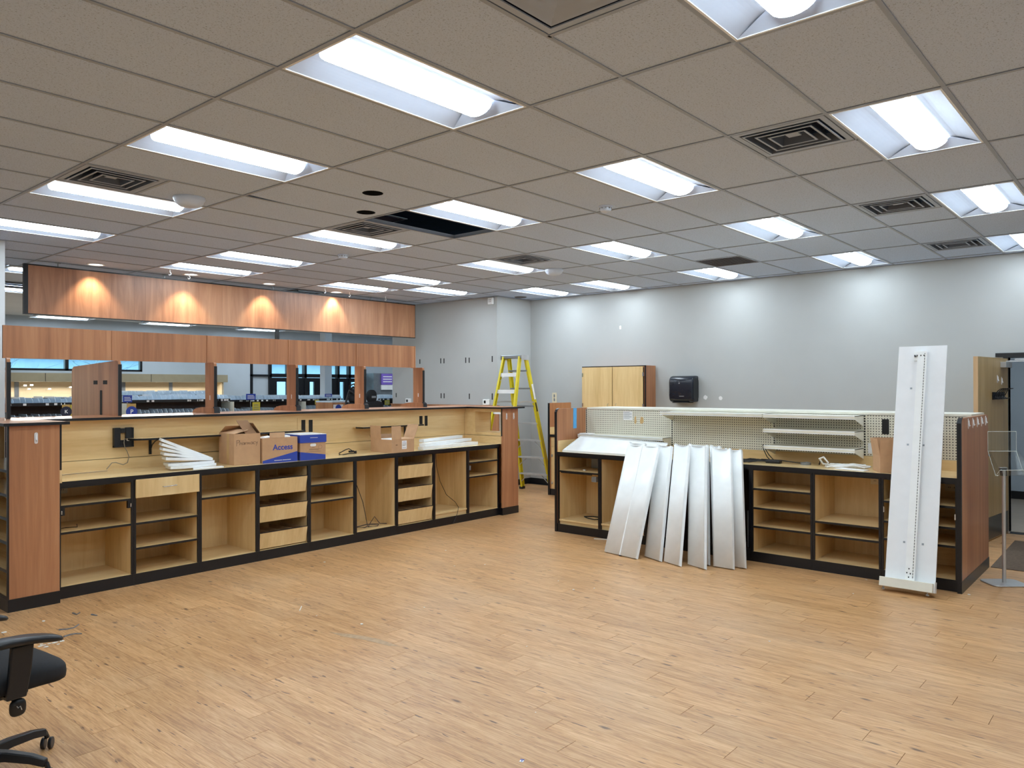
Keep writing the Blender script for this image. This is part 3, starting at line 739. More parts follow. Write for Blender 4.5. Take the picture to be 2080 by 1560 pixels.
G().box(.022, .05, .0, .03, .69, .755).box(UW-.05, UW-.022, .0, .03, .69, .755).o('catch_block', BLACK, u1); G().box(.022, .03, -.004, .0, .70, .73).box(UW-.03, UW-.022, -.004, .0, .70, .73).o('latch', CHROME, u1)
G().tube([(.03, .12, .93), (.05, .16, .88), (.04, .2, .82), (.03, .3, .80), (.09, .4, .84)], .006).tube([(.06, .1, .57), (.12, .2, .557), (.2, .15, .557), (.25, .3, .557)], .003).o('cable', RUBBER, u1)
u2 = base_unit('base cabinet with one birch drawer and chrome pull on the left counter', (lx(1), FY, 0), 0, shelves=(.551, .329), group=GRPL)
d = G().box(.012, UW-.012, -.02, -.002, .772, .937).o('drawer', BIRCHV, u2, bevel=.0015)
G().box(.03, UW-.03, .0, .45, .79, .9).o('drawer_box', BIRCH, d)
G().tube([(.25, -.02, .853), (.25, -.045, .853), (.26, -.05, .853), (.36, -.05, .857), (.37, -.045, .857), (.37, -.02, .857)], .0045, 8).o('handle', CHROME, d, True)
u3 = base_unit('open base cabinet with a single high shelf under the cardboard box', (lx(2), FY, 0), 0, shelves=(.705,), group=GRPL)
u4 = bin_unit('base cabinet with three tilted birch bins, left one of two', (lx(3), FY, 0))
u5 = base_unit('open base cabinet with two shelves and stacked sockets right of the left bins', (lx(4), FY, 0), 0, shelves=(.707, .524), group=GRPL)
outlet(u5, .36, .566, .872, .05, False); outlet(u5, .36, .566, .775, .05, False)
u6 = base_unit('empty base cabinet with dangling blue cable between the two bin cabinets', (lx(5), FY, 0), 0, bottom=.112, group=GRPL)
outlet(u6, .33, .566, .76, .06, False); outlet(u6, .33, .566, .875, .06, False)
G().tube([(.18, .5, .91), (.22, .5, .86), (.3, .52, .83), (.37, .52, .84), (.42, .5, .88), (.40, .5, .91)], .006).tube([(.36, .55, .80), (.35, .5, .70), (.37, .42, .52), (.38, .35, .38), (.34, .25, .24), (.33, .2, .118)], .004).o('cable', RUBBER, u6, True)
G().tube([(.33, .2, .117), (.25, .15, .117), (.2, .25, .117), (.4, .3, .118), (.5, .2, .12), (.42, .12, .118), (.3, .15, .119), (.45, .3, .125), (.5, .28, .20), (.53, .22, .12), (.58, .15, .12)], .0045).o('cable', WIREN, u6, True)
u7 = bin_unit('base cabinet with three tilted birch bins, right one of two', (lx(6), FY, 0))
u8 = base_unit('empty base cabinet with raised floor panel and a thin dark cord', (lx(7), FY, 0), 0, bottom=.172, group=GRPL)
G().tube([(.05, .02, .93), (.07, .03, .75), (.14, .04, .56), (.25, .04, .38), (.4, .03, .27), (.43, .0, .2), (.40, -.006, .12), (.32, -.012, .01)], .0035).o('cable', RUBBER, u8, True)
u9 = base_unit('open base cabinet with two pulled-out shelves next to the right end panel', (lx(8), FY, 0), 0, shelves=(.765, .575), group=GRPL)
G().box(.022, .05, -.002, .03, .66, .72).o('catch_block', GALV, u9); G().tube([(.03, .3, .93), (.1, .25, .88), (.05, .2, .84), (.14, .3, .9)], .006).o('cable', RUBBER, u9)
# worktop
t = thing('worktop', 'long birch worktop with black front edge on the left counter', 'worktop')
G().box(.22, 5.727, FY-.008, YB, .936, WT).o('top', BIRCHT, t); G().box(.22, 5.727, FY-.016, FY-.008, .934, WT+.0005).o('edge_band', BLACK, t)
EXA = 5.72
# birch back of the counter
t = thing('counter_splashback', 'birch back panels above the left worktop', 'panel', (0, 0, 0))
G().box(.24, 5.726, YB, YB+.02, WT, 1.078).o('lower_strip', BIRCH, t)
G().box(.24, 2.968, YB, YB+.02, 1.083, 1.40).o('upper_panel', BIRCH, t); G().box(2.972, 5.726, YB, YB+.02, 1.083, 1.40).o('upper_panel', BIRCH, t)
G().box(.24, 5.726, YB-.02, YB+.02, 1.40, 1.4545).o('top_strip', BIRCH, t)
G().box(.24, 5.726, YB+.02, YB+.03, WT, 1.45).o('backing', SLOT, t)
G().box(.225, EXA, 5.5, 5.53, 0, 1.452).o('customer_side_panel', CHERRY, t)
for (x, ww, z0, z1) in ((3.05, .053, 1.236, 1.376), (3.15, .053, 1.231, 1.373), (4.89, .056, 1.255, 1.366), (4.984, .052, 1.231, 1.367)):
    G().box(x-ww/2, x+ww/2, YB-.002, YB, z0, z1).o('slot', SLOT, t)
# end cabinets
t = thing('end_cabinet', 'tall cherry end panel with open side shelves at the left of the counter', 'cabinet', (0, 0, 0))
G().box(-.153, .214, 4.15, 4.17, .1, 1.455).o('front_panel', CHERRY, t); G().box(-.156, .217, 4.145, 4.17, 0, .099).box(-.156, -.14, 4.17, 5.5, 0, .099).o('plinth', BLACK, t)
G().box(-.157, -.145, 4.148, 4.172, .1, 1.455).box(.214, .236, 4.17, 4.19, 1.08, 1.455).o('edge_band', BLACK, t)
G().box(.2, .236, 4.19, YB, 1.08, 1.455).o('side_panel', BIRCH, t); G().box(.205, .24, 4.175, YB, WT, 1.08).o('side_panel', BIRCH, t); G().box(.2, .22, 4.17, 5.5, .1, WT).o('side_panel', BIRCHV, t)
G().box(-.15, .2, 5.48, 5.5, .1, 1.455).o('back_panel', BIRCHV, t)
for z in (1.11, .92, .735, .547, .324, .118):
    s = G().box(-.146, .2, 4.17, 5.48, z-.02, z).o('shelf', BIRCHY, t); G().box(-.152, -.146, 4.17, 5.48, z-.022, z).o('edge_band', BLACK, s)
t = thing('end_cabinet', 'cherry end column with a birch pass-through opening at the right of the left counter', 'cabinet', (0, 0, 0))
EX0, EX1, EY = 5.728, 6.06, 4.2
G().box(EX0, EX1, EY, EY+.02, .1, 1.4545).o('front_panel', CHERRY, t); G().box(EX0-.003, EX1+.003, EY-.004, YB+.6, 0, .099).o('plinth', BLACK, t)
g = G().box(EX0, EX0+.016, EY+.02, YB, WT, 1.125).box(EX0, EX0+.016, EY+.02, YB, 1.408, 1.4545).box(EX0, EX0+.016, EY+.02, 4.232, 1.125, 1.408).box(EX0, EX0+.016, 4.712, YB, 1.125, 1.408)
g.o('inner_panel', BIRCH, t)
G().box(EX0-.004, EX0, EY+.0, EY+.02, 1.08, 1.4545).o('edge_band', BLACK, t)
G().box(EX0-.002, EX0-.0005, EY+.02, YB, 1.079, 1.083).o('groove', SLOT, t)
G().box(EX0+.016, EX1-.016, 4.22, 4.725, 1.113, 1.125).box(EX0+.016, EX1-.016, 4.22, 4.725, 1.408, 1.42).box(EX0+.016, EX1-.016, 4.712, 4.724, 1.125, 1.408).box(EX0+.016, EX1-.016, 4.222, 4.232, 1.125, 1.408).o('opening_lining', BIRCH, t)
g = G().box(EX1-.016, EX1, EY+.02, 5.5, .1, 1.125).box(EX1-.016, EX1, EY+.02, 5.5, 1.408, 1.4545).box(EX1-.016, EX1, EY+.02, 4.232, 1.125, 1.408).box(EX1-.016, EX1, 4.712, 5.5, 1.125, 1.408)
g.o('outer_panel', CHERRY, t)
# ledge
t = thing('counter_ledge', 'raised cherry laminate ledge with black edge running along the left counter', 'ledge')
G().prism([(-.185, 4.12), (.27, 4.12), (.27, 4.79), (5.65, 4.79), (5.65, 4.15), (6.13, 4.15), (6.13, 5.56), (-.185, 5.56)], 'z', 1.4555, LZ-.0005).o('top', CHERRYT, t)
G().box(-.193, .278, 4.112, 4.12, 1.455, LZ).box(.27, .278, 4.12, 4.782, 1.455, LZ).box(.27, 5.65, 4.782, 4.79, 1.455, LZ).box(5.642, 5.65, 4.142, 4.79, 1.455, LZ).box(5.642, 6.138, 4.142, 4.15, 1.455, LZ).box(6.13, 6.138, 4.15, 5.56, 1.455, LZ).box(-.193, -.185, 4.12, 5.56, 1.455, LZ).o('edge_band', BLACK, t)
# small wall shelves
def wshelf(x0, x1, y0, z, label, brs, rl=True):
    t = thing('wall_shelf', label, 'shelf', (0, 0, 0), 0, 'narrow shelves on the counter back')
    P = [(x0, YB), (x0, YB-.06)] + ([(x0+.02, y0+.05), (x0+.07, y0+.015), (x0+.14, y0)] if rl else [(x0, y0)]) + [(x1, y0), (x1, YB)]
    G().prism(P, 'z', z-.016, z).o('board', BIRCHT, t)
    E_ = P[1:-1]
    g = G()
    for a, b in zip(E_, E_[1:]): g.beam((a[0], a[1], z-.008), (b[0], b[1], z-.008), .018, .005, (0, 0, 1))
    g.o('edge_band', BLACK, t)
    for bx in brs:
        g = G().box(bx-.012, bx+.012, YB-.012, YB-.001, z-.17, z-.016).box(bx-.01, bx+.01, y0+.03, YB-.001, z-.022, z-.016)
        g.tube([(bx, YB-.01, z-.13), (bx, YB-.05, z-.075), (bx, YB-.12, z-.035), (bx, YB-.17, z-.02)], .006); g.o('bracket', BLACK, t)
wshelf(1.05, 2.93, 4.70, 1.268, 'long narrow shelf with black edge behind the cardboard boxes', (1.285, 2.6))
wshelf(3.76, 4.76, 4.72, 1.266, 'short narrow shelf with black edge behind the opened carton', (4.6,), False)
# phone wall mount
t = thing('phone_mount', 'black telephone wall mount left empty on the birch back panel', 'wall mount', (1.022, YB, 1.28))
g = G()
for (a, b, c, d_) in ((-.085, -.027, -.092, .092), (.02, .085, -.092, .092), (-.027, .02, .04, .085), (-.027, .02, -.092, -.028)): g.box(a, b, -.034, -.004, c, d_)
g.o('plate', PLASTIC, t, bevel=.004)
G().box(-.09, -.078, -.04, -.002, -.095, .09).box(.078, .092, -.04, -.002, -.095, .09).box(-.09, .092, -.042, -.002, -.095, -.08).o('side_rib', PLASTIC, t)
G().box(-.027, .02, -.006, -.001, -.028, .04).o('jack_plate', STAIN, t)
G().tube([(.03, -.045, -.02), (.0, -.05, -.015), (-.005, -.05, -.05), (.005, -.045, -.095), (.03, -.04, -.14), (.05, -.03, -.19), (.035, -.035, -.245), (-.01, -.045, -.262), (-.08, -.05, -.235), (-.12, -.06, -.235), (-.17, -.07, -.29)], .004).o('cord', WIRE, t, True)
G().box(.025, .045, -.05, -.038, -.035, -.015).o('plug', PAPER, t)
g = G().tube([(.27, 4.72, .977), (.45, 4.78, .977), (.62, 4.8, .977), (.85, 4.83, .977)], .003).tube([(.3, 4.9, 1.05), (.36, 4.88, 1.10), (.44, 4.87, 1.115)], .003).tube([(.41, 4.87, 1.105), (.43, 4.85, 1.03), (.45, 4.78, .978)], .003)
tag(g.o('loose_wire', WIRE, None, True), 'thin loose beige wires lying at the left end of the worktop', 'wire')

# =================================================================== THINGS ON THE LEFT WORKTOP
def hook_strip(loc, rz, label, white=True):
    t = thing('adhesive_hook', label, 'hook', loc, rz, 'white adhesive hooks')
    G().prism(rrect(-.013, .013, -.045, .045, .012, 4), 'y', -.004, 0).o('back_plate', CLEARP, t)
    G().tube([(0, -.004, .03), (0, -.007, -.005), (0, -.013, -.022), (0, -.016, -.012)], .0055, 6).o('hook', WHITEB, t, True)
hook_strip((.042, 4.15, 1.353), 0, 'white adhesive hook on the tall left cherry end panel')
hook_strip((5.815, EY, 1.35), 0, 'left white adhesive hook on the cherry end column'); hook_strip((5.965, EY, 1.35), 0, 'right white adhesive hook on the cherry end column')

def carton(name, label, loc, rz, w, d_, h, mt=CARD):
    t = thing(name, label, 'box', loc, rz); th = .004
    G().box(-w/2, w/2, -d_/2, -d_/2+th, 0, h).o('front', mt, t); G().box(-w/2, w/2, d_/2-th, d_/2, 0, h).o('back', mt, t)
    G().box(-w/2, -w/2+th, -d_/2+th, d_/2-th, 0, h).o('side', mt, t); G().box(w/2-th, w/2, -d_/2+th, d_/2-th, 0, h).o('side', mt, t)
    G().box(-w/2+th, w/2-th, -d_/2+th, d_/2-th, 0, th).o('bottom', CARDD, t)
    return t
def flap(parent, p0, p1, out, L, mt=CARD):
    p0, p1, o_ = Vector(p0), Vector(p1), Vector(out).normalized()*L; n = (p1-p0).cross(o_).normalized()*.002
    G().hexa([p0-n, p1-n, p1+n, p0+n, p0+o_-n, p1+o_-n, p1+o_+n, p0+o_+n]).o('flap', mt, parent)
ZW = WT+.001
# 1: hand-lettered box, turned a little
b1 = carton('cardboard_box', 'plain cardboard box with handwritten word on its front, flaps half open', (2.035, 4.55, ZW), math.radians(-6), .275, .37, .313)
flap(b1, (-.137, -.183, .313), (-.137, .183, .313), (.9, 0, .22), .15); flap(b1, (.137, .183, .313), (.137, -.183, .313), (-.55, 0, .75), .13, CARDD)
flap(b1, (-.13, .183, .313), (.13, .183, .313), (0, -.85, .45), .16); flap(b1, (.1, -.183, .313), (-.02, -.183, .313), (-.3, .5, .7), .17, CARDD)
hw = {'P': [[(0, -.2), (.05, 1)], [(0, .95), (.35, 1.05), (.5, .75), (.3, .5), (.03, .45)]], 'h': [[(0, 1), (.02, 0), (.12, .45), (.28, .5), (.35, 0)]], 'a': [[(.35, .45), (.1, .5), (0, .2), (.12, 0), (.32, .15), (.36, .45), (.4, 0)]],
      'r': [[(0, .5), (.04, 0), (.1, .4), (.28, .5)]], 'm': [[(0, .5), (.03, 0), (.12, .45), (.22, .4), (.25, 0), (.33, .45), (.45, .4), (.5, 0)]], 'c': [[(.32, .45), (.1, .45), (0, .2), (.12, 0), (.33, .08)]],
      'y': [[(0, .5), (.12, .12), (.3, .5)], [(.3, .5), (.22, .0), (.05, -.35)]]}
g = G(); x = -.112; s_ = .062
for ch in 'Pharmacy':
    for st in hw[ch]: g.tube([(x+p[0]*s_, -.1853, .20+p[1]*s_*.8+.02*(x+.1)) for p in st], .0016, 4)
    x += s_*{'P': .52, 'h': .42, 'a': .46, 'r': .36, 'm': .6, 'c': .42, 'y': .4}[ch]*1.0
g.o('lettering', INK, b1)
G().box(-.1385, -.137, -.06, -.01, .0, .313).o('packing_tape', STAIN, b1)
G().box(.0, .012, -.1855, -.185, 0, .004).o('seam', CARDD, b1)
# 2: box with blue print and the word Access
def prism_y(parent, poly, y, mt, name): G().prism(poly, 'y', y-.0008, y).o(name, mt, parent)
b2 = carton('archive_box', 'cardboard archive box with blue Access lettering and blue slanted band', (2.375, 4.50, ZW), math.radians(-3), .40, .36, .258)
prism_y(b2, [(-.199, .0), (.199, .0), (.199, .105), (-.199, .025)], -.1801, BLUE, 'blue_band')
text_obj('lettering', 'Access', .082, BLUE, b2, face_mtx((.03, -.1808, .155), (1, 0, 0), (0, 0, 1)), True)
for (a, b, z) in ((-.07, .02, .022), (.025, .12, .022)): prism_y(b2, [(a, z-.003), (b, z-.003), (b, z+.003), (a, z+.003)], -.1812, CLEARP, 'small_print')
G().box(-.19, .19, -.17, .17, .2, .245).o('papers', PAPER, b2)
g = G()
for i in range(5): a = -.15+.05*i; g.hexa([(a, -.15, .245), (a+.09, -.14, .245), (a+.09, -.05, .245), (a, -.06, .245), (a, -.15, .262), (a+.085, -.14, .27+.008*(i % 2)), (a+.08, -.05, .275), (a, -.06, .268)])
g.o('papers', PAPER, b2)
flap(b2, (-.12, -.18, .258), (.05, -.18, .258), (.1, .2, .97), .055)
# 3: smaller archive box with blue lid
b3 = carton('archive_box', 'brown archive box with blue lid and white hand hole, right of Access box', (2.76, 4.46, ZW), math.radians(-6), .30, .36, .2)
G().box(-.157, .157, -.187, .187, .186, .192).o('lid_top', WHITEB, b3, loc=(0, 0, .083)); G().box(-.157, .157, -.187, -.183, .0, .085).box(-.157, .157, .183, .187, .0, .085).box(-.157, -.153, -.183, .183, .0, .085).box(.153, .157, -.183, .183, .0, .085).o('lid_rim', BLUE, b3, loc=(0, 0, .186))
prism_y(b3, [(-.149, 0), (.149, 0), (.149, .05), (-.149, .09)], -.1801, BLUE, 'blue_band'); G().box(-.1505, -.15, -.18, .18, 0, .09).o('blue_band', BLUE, b3)
prism_y(b3, rrect(-.035, .035, .145, .175, .014), -.1806, PAPER, 'hand_hole')
for (a, b, z) in ((-.05, .07, .115), (-.05, .07, .108), (-.08, .09, .088), (-.01, .02, .13)): prism_y(b3, [(a, z-.001), (b, z-.001), (b, z+.001), (a, z+.001)], -.1806, INK, 'small_print')
g = G().tube([(.085+.022*math.cos(a*PI/8), -.1803, .135+.02*math.sin(a*PI/8)) for a in range(17)], .001, 4); g.o('small_print', INK, b3)
prism_y(b3, [(-.04, .236), (.05, .236), (.05, .241), (-.04, .241)], -.1879, CLEARP, 'small_print')
# 4: low opened carton with white label
b4 = carton('opened_carton', 'low opened carton with white label and raised flaps on the left worktop', (3.985, 4.44, ZW), math.radians(-1), .345, .40, .158)
flap(b4, (-.172, -.2, .158), (-.03, -.2, .158), (0, .05, 1), .16); flap(b4, (.172, .0, .158), (.172, -.2, .158), (.45, .1, .8), .19); flap(b4, (-.17, .2, .158), (.17, .2, .158), (0, .5, .8), .05, CARDD); flap(b4, (-.172, .2, .158), (-.172, -.0, .158), (-.05, .0, 1), .16)
G().box(-.16, .16, -.19, .19, .11, .15).o('contents', PAPER, b4); flap(b4, (-.02, -.2, .158), (.172, -.2, .158), (0, 1, .06), .17)
prism_y(b4, [(-.02, .04), (.055, .04), (.055, .14), (-.02, .14)], -.2003, PAPER, 'label')
for z, a, b in ((.128, 0, .035), (.115, -.01, .045), (.1, -.012, .045), (.09, -.012, .045), (.08, -.012, .03), (.055, -.01, .045)): prism_y(b4, [(a, z-.002), (b, z-.002), (b, z+.001), (a, z+.001)], -.2008, BLUE if z > .11 else INK, 'label_print')
prism_y(b4, rrect(-.115, -.085, .085, .1, .007), -.2004, CARDD, 'hand_slot')
# fanned stack of white shelf brackets: all meet at their right tips, left ends spread upwards
def fan_bracket(label, loc, tilt, rz):
    L = .45; t = thing('shelf_bracket', label, 'bracket', loc, 0, 'fanned shelf brackets')
    t.rotation_euler = (Matrix.Rotation(rz, 3, 'Z') @ Matrix.Rotation(tilt, 3, 'Y')).to_euler()
    P = [(-L, -.085), (-L+.12, -.105), (-.01, -.02), (0, .0), (-.01, .02), (-L, .085)]
    G().prism(P, 'z', .022, .025).o('web', WHITE, t)
    g = G()
    for a, b in zip(P, P[1:]+P[:1]): g.beam((a[0], a[1], .0125), (b[0], b[1], .0125), .025, .003, (0, 0, 1))
    g.o('flange', WHITE, t)
    g = G()
    for i in range(4): g.lathe([(0, 0), (.006, 0), (.006, .002), (0, .002)], 8, (-L+.03+.09*i, -.04+.012*i, .025))
    g.o('rivet', GALV, t)
    return t
for i in range(7):
    fan_bracket('white metal shelf bracket, %s of the fanned stack on the left worktop' % ['lowest', 'second', 'third', 'fourth', 'fifth', 'sixth', 'topmost'][i],
                (1.70-.012*i, 4.40+.012*i, ZW+.014+.0262*min(i, 2)+.006*max(0, i-2)), math.radians((0, 0, 4, 9, 14, 19, 24)[i]), math.radians(-9-1.5*i))
tag(G().prism([(1.40, 4.27), (1.72, 4.29), (1.73, 4.35), (1.45, 4.37)], 'z', ZW, ZW+.012).o('metal_plate', WHITE), 'flat white metal plate under the fanned brackets', 'plate')
# two long white rails at the right end
def rail(label, p0, p1, z, ww=.09, h=.038):
    v = Vector(p1)-Vector(p0); L = v.length; t = thing('shelf_rail', label, 'rail', (p0[0], p0[1], z), math.atan2(v.y, v.x), 'white rails on the worktop')
    G().box(0, L, -ww/2, ww/2, h-.003, h).o('face', WHITE, t); G().box(0, L, -ww/2, -ww/2+.003, 0, h-.003).o('lip', WHITE, t); G().box(0, L, ww/2-.003, ww/2, 0, h-.003).o('lip', WHITE, t)
    G().box(-.004, 0, -ww/2, ww/2, -.0, h).o('end_plate', WHITE, t); G().box(L, L+.03, -ww/2, -ww/2+.004, .0, h).box(L, L+.02, -.01, .01, .0, h-.006).o('end_tab', WHITE, t)
    return t
rail('lower white metal rail lying on the right end of the left worktop', (4.36, 4.34, 0), (5.45, 4.47, 0), ZW)
rail('upper white metal rail lying on the right end of the left worktop', (4.40, 4.36, 0), (5.48, 4.62, 0), ZW+.0395)
rail('rear white metal rail resting highest on the right end of the left worktop', (4.5, 4.48, 0), (5.42, 4.72, 0), ZW+.079, .07)
# loose black cords on the worktop
g = G().tube([(3.52, 4.55, .98), (3.42, 4.56, .98), (3.30, 4.50, .98), (3.27, 4.53, .98), (3.33, 4.62, .985), (3.40, 4.6, 1.02), (3.44, 4.58, 1.035), (3.5, 4.57, 1.0)], .0055)
g.lathe([(.0, 0), (.016, 0), (.016, .03), (.0, .03)], 10, (3.52, 4.56, .975)).box(3.44, 3.50, 4.56, 4.585, .99, 1.012)
tag(g.o('appliance_lead', RUBBER, None, True), 'short black power cord with plug left of the opened carton', 'cord')
tag(G().tube([(2.98, 4.84, .977), (3.1, 4.86, .977), (3.22, 4.83, .977)], .006).tube([(3.0, 4.78, .977), (3.15, 4.79, .977)], .006).o('cable_stub', RUBBER), 'black cable end lying right of the blue-lidded box', 'cord')

# =================================================================== RIGHT COUNTER
FX = 5.285; WR = .966; R90 = -PI/2
RY = [2.915-UW*i for i in range(8)]          # left edges (seen from the room)
GRPR = 'open base cabinets of the right counter'
def runit(i, label, **k): return base_unit(label, (FX, RY[i], 0), R90, group=GRPR, top=.93, **k)
r1 = runit(0, 'open base cabinet with grey box on its shelf at the right counter left end', bottom=.155, shelves=(.745,))
G().box(.2, .44, .42, .52, .75, .915).o('junction_box', GALV, r1, bevel=.004); G().box(.40, .42, .415, .42, .82, .85).o('junction_knob', SLOT, r1)
g = G()
for i in range(6): g.tube([(.42+.012*i, .5, .93), (.43+.01*i, .48, .7), (.40+.022*i, .47, .55), (.42+.016*i, .48, .42), (.44+.006*i, .5, .3), (.45, .5, .17)], .0045)
g.o('cable', WIREN, r1, True)
G().tube([(.54, .3, .165), (.45, .28, .162), (.4, .2, .161), (.25, .25, .161), (.18, .3, .161), (.25, .38, .161), (.42, .36, .162), (.55, .3, .17)], .007).o('cable', RUBBER, r1, True)
G().box(.27, .30, .15, .17, .745, .757).o('paper_scrap', PAPER, r1); G().box(.5, .565, -.004, .04, .64, .70).o('catch_block', GALV, r1); G().box(.05, .5, .0, .01, .715, .728).o('slide_bar', BLACK, r1)
r2 = runit(1, 'open base cabinet half hidden behind the leftmost leaning shelf panel', bottom=.17)
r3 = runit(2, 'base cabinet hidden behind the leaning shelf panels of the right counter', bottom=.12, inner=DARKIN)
r4 = runit(3, 'dark empty base cabinet right of the leaning shelf panels', bottom=.12, inner=DARKIN)  # shadow of the leaning trays put into the dark inner colour
G().box(.572, .578, .0, .02, .13, .5).o('metal_strip', GALV, r4); G().tube([(.2, .3, .125), (.3, .2, .125), (.4, .3, .126), (.45, .2, .125), (.3, .35, .127), (.5, .3, .125)], .004).o('cable', RUBBER, r4)
r5 = runit(4, 'open base cabinet with three evenly spaced shelves on the right counter', shelves=(.735, .543, .357))
G().tube([(.2, .56, .9), (.3, .55, .86), (.42, .55, .85), (.58, .55, .87)], .006).o('cable', WIREO, r5, True)
r6 = runit(5, 'open base cabinet with socket plate and two low shelves on the right counter', shelves=(.475, .352))
outlet(r6, .43, .566, .85, .13); G().tube([(.2, .56, .93), (.28, .55, .88), (.36, .55, .88)], .006).o('cable', WIREO, r6, True)
r7 = runit(6, 'dark base cabinet behind the tall leaning white panel at the right end', shelves=(.725, .545, .388), inner=BIRCH)
outlet(r7, .46, .566, .84, .12); G().box(UW-.026, UW-.016, -.006, .0, .61, .66).o('latch', CHROME, r7); G().box(.02, .028, -.006, 0, .62, .67).o('latch', CHROME, r7)
ypL, ypR = 2.955, -1.352
t = thing('worktop', 'long birch worktop with black front edge on the right counter', 'worktop')
G().box(FX-.006, 5.90, ypR, 2.92, .93, WR).o('top', BIRCHY, t); G().box(FX-.014, FX-.006, ypR, 2.92, .928, WR+.0005).o('edge_band', BLACK, t)
# end panels
t = thing('counter_end_screen', 'cherry end panel with rounded corner at the left end of the right counter', 'panel', (0, 2.92, 0))
G().prism(rrect(FX-.004, 6.48, .1, 1.488, .05, 5, (0, 0, 0, 1)), 'y', .0, .03).o('board', CHERRY, t)
G().prism([(FX-.012, 0), (FX-.004, 0), (FX-.004, 1.44), (FX+.011, 1.473), (FX+.046, 1.488), (FX+.046, 1.494), (FX+.008, 1.48), (FX-.012, 1.445)], 'y', -.001, .032).box(FX-.006, 6.48, -.002, .032, 0, .1).o('edge_band', BLACK, t)
G().box(FX+.01, 5.88, -.006, .0, WR, 1.10).o('splash_strip', BIRCH, t)
G().prism([(5.61, 1.235), (5.68, 1.235), (5.684, 1.488), (5.614, 1.488)], 'y', -.003, -.0005).o('tape_strip', TAPE, t)
t = thing('counter_end_screen', 'big cherry end panel at the right end of the right counter', 'panel', (0, -1.385, 0))
G().prism(rrect(FX-.02, 6.5, .102, 1.475, .05, 5, (0, 0, 1, 1)), 'y', .0, .03).o('board', CHERRY, t)
G().prism([(FX-.05, 0), (FX-.02, 0), (FX-.02, 1.43), (FX-.005, 1.462), (FX+.03, 1.475), (FX+.03, 1.481), (FX-.01, 1.47), (FX-.05, 1.435)], 'y', -.001, .031).o('edge_band', BLACK, t)
G().box(FX-.049, 6.5, -.004, .031, 0, .1015).o('plinth', plain('grey_black_plinth', S(46, 48, 50), .35), t)
for i in range(5): hook_strip((5.545+.205*i, -1.385, 1.42), 0, '%s white adhesive hook on the big right end panel' % ['first', 'second', 'third', 'fourth', 'fifth'][i])
# pegboard back
PXp = 5.885
t = thing('pegboard_back', 'cream pegboard back wall with metal cap on the right counter', 'pegboard', (PXp, 0, 0), R90)
yu = [2.905, 1.69, .475, -.435, -1.352]       # world y of uprights; local x = -y
for a, b in zip(yu, yu[1:]):
    o = G().box(0, a-b-.034, 0, .012, 0, .40).o('peg_panel', PEG, t, loc=(-a+.017, 0, 1.066))
for i, a in enumerate(yu[:-1]): G().box(-.017, .017, -.004, .03, 0, .40).o('upright', CREAM, t, loc=(-a, 0, 1.066)); G().box(-.008, .008, -.0055, -.004, .0, .395).o('upright_slots', SLOTS, t, loc=(-a, 0, 1.068))
G().box(-2.915, 1.352, .012, .03, .966, 1.066).box(-2.915, 1.352, .03, .035, 1.066, 1.46).o('rear_sheet', CREAM, t)
G().box(-2.915, 1.352, -.002, .02, WR, 1.064).o('splash_board', BIRCH, t)
G().box(-2.9, 1.352, -.002, .62, 1.470, 1.492).o('top_cap', CREAM, t); G().box(-2.9, 1.352, .60, .62, 0, 1.47).o('rear_panel', CREAM, t)
for x in (.625, .745): G().box(x-.032, x+.032, -.003, 0, 1.285, 1.43).o('slot', SLOT, t)
G().box(-2.36, -2.23, -.002, -.0005, 1.345, 1.452).o('notice', PAPER, t)
for i in range(7): G().box(-2.35, -2.24 if i % 3 else -2.27, -.0028, -.0019, 1.438-.012*i, 1.442-.012*i).o('notice_print', GALV, t)
def blot(parent, cx, cz, rx, rz_, nm='adhesive_mark'):
    P = []
    for i in range(14): a = 2*PI*i/14; k = random.uniform(.7, 1.1); P.append((cx+rx*k*math.cos(a), cz+rz_*k*math.sin(a)))
    G().prism(P, 'y', -.0012, .0).o(nm, STAIN, parent)
blot(t, -2.10, 1.345, .028, .05); blot(t, -2.19, 1.34, .018, .055)
G().box(.465, .5, -.003, 0, 1.09, 1.19).o('label_plate', WHITEB, t)
# shelves hooked into the pegboard
def pegshelf(y0, y1, z, depth, label, br=True):
    w_ = y0-y1; t = thing('metal_shelf', label, 'shelf', (PXp, y0, z), R90, 'cream metal shelves on the pegboard')
    G().box(.004, w_-.004, -depth, -.008, -.006, 0).o('deck', CREAM, t); G().box(.0, w_, -depth-.006, -depth, -.034, .004).o('front_lip', WHITE, t); G().box(.0, w_, -depth-.007, -depth-.006, -.024, -.006).o('price_channel', CREAM, t)
    for x in (.004, w_-.008):
        G().prism([(-.008, 0), (-depth, 0), (-depth, -.03), (-.008, -.11)], 'x', x, x+.004).o('bracket', CREAM, t)
pegshelf(1.68, .485, 1.466, .30, 'wide top metal shelf on the pegboard above the leaning panels')
pegshelf(.470, -.43, 1.464, .30, 'top metal shelf of the three stacked shelves on the pegboard')
pegshelf(.470, -.43, 1.312, .30, 'middle metal shelf of the three stacked shelves on the pegboard')
pegshelf(.470, -.43, 1.142, .30, 'bottom metal shelf of the three stacked shelves on the pegboard')
pegshelf(2.90, 1.70, 1.160, .20, 'low metal shelf above the tilted white panel on the right counter')
tag(G().box(5.68, 5.80, 2.72, 2.88, 1.1605, 1.175).o('tissue_wad', PAPER, bevel=.006), 'crumpled white paper lying on the low pegboard shelf', 'paper')
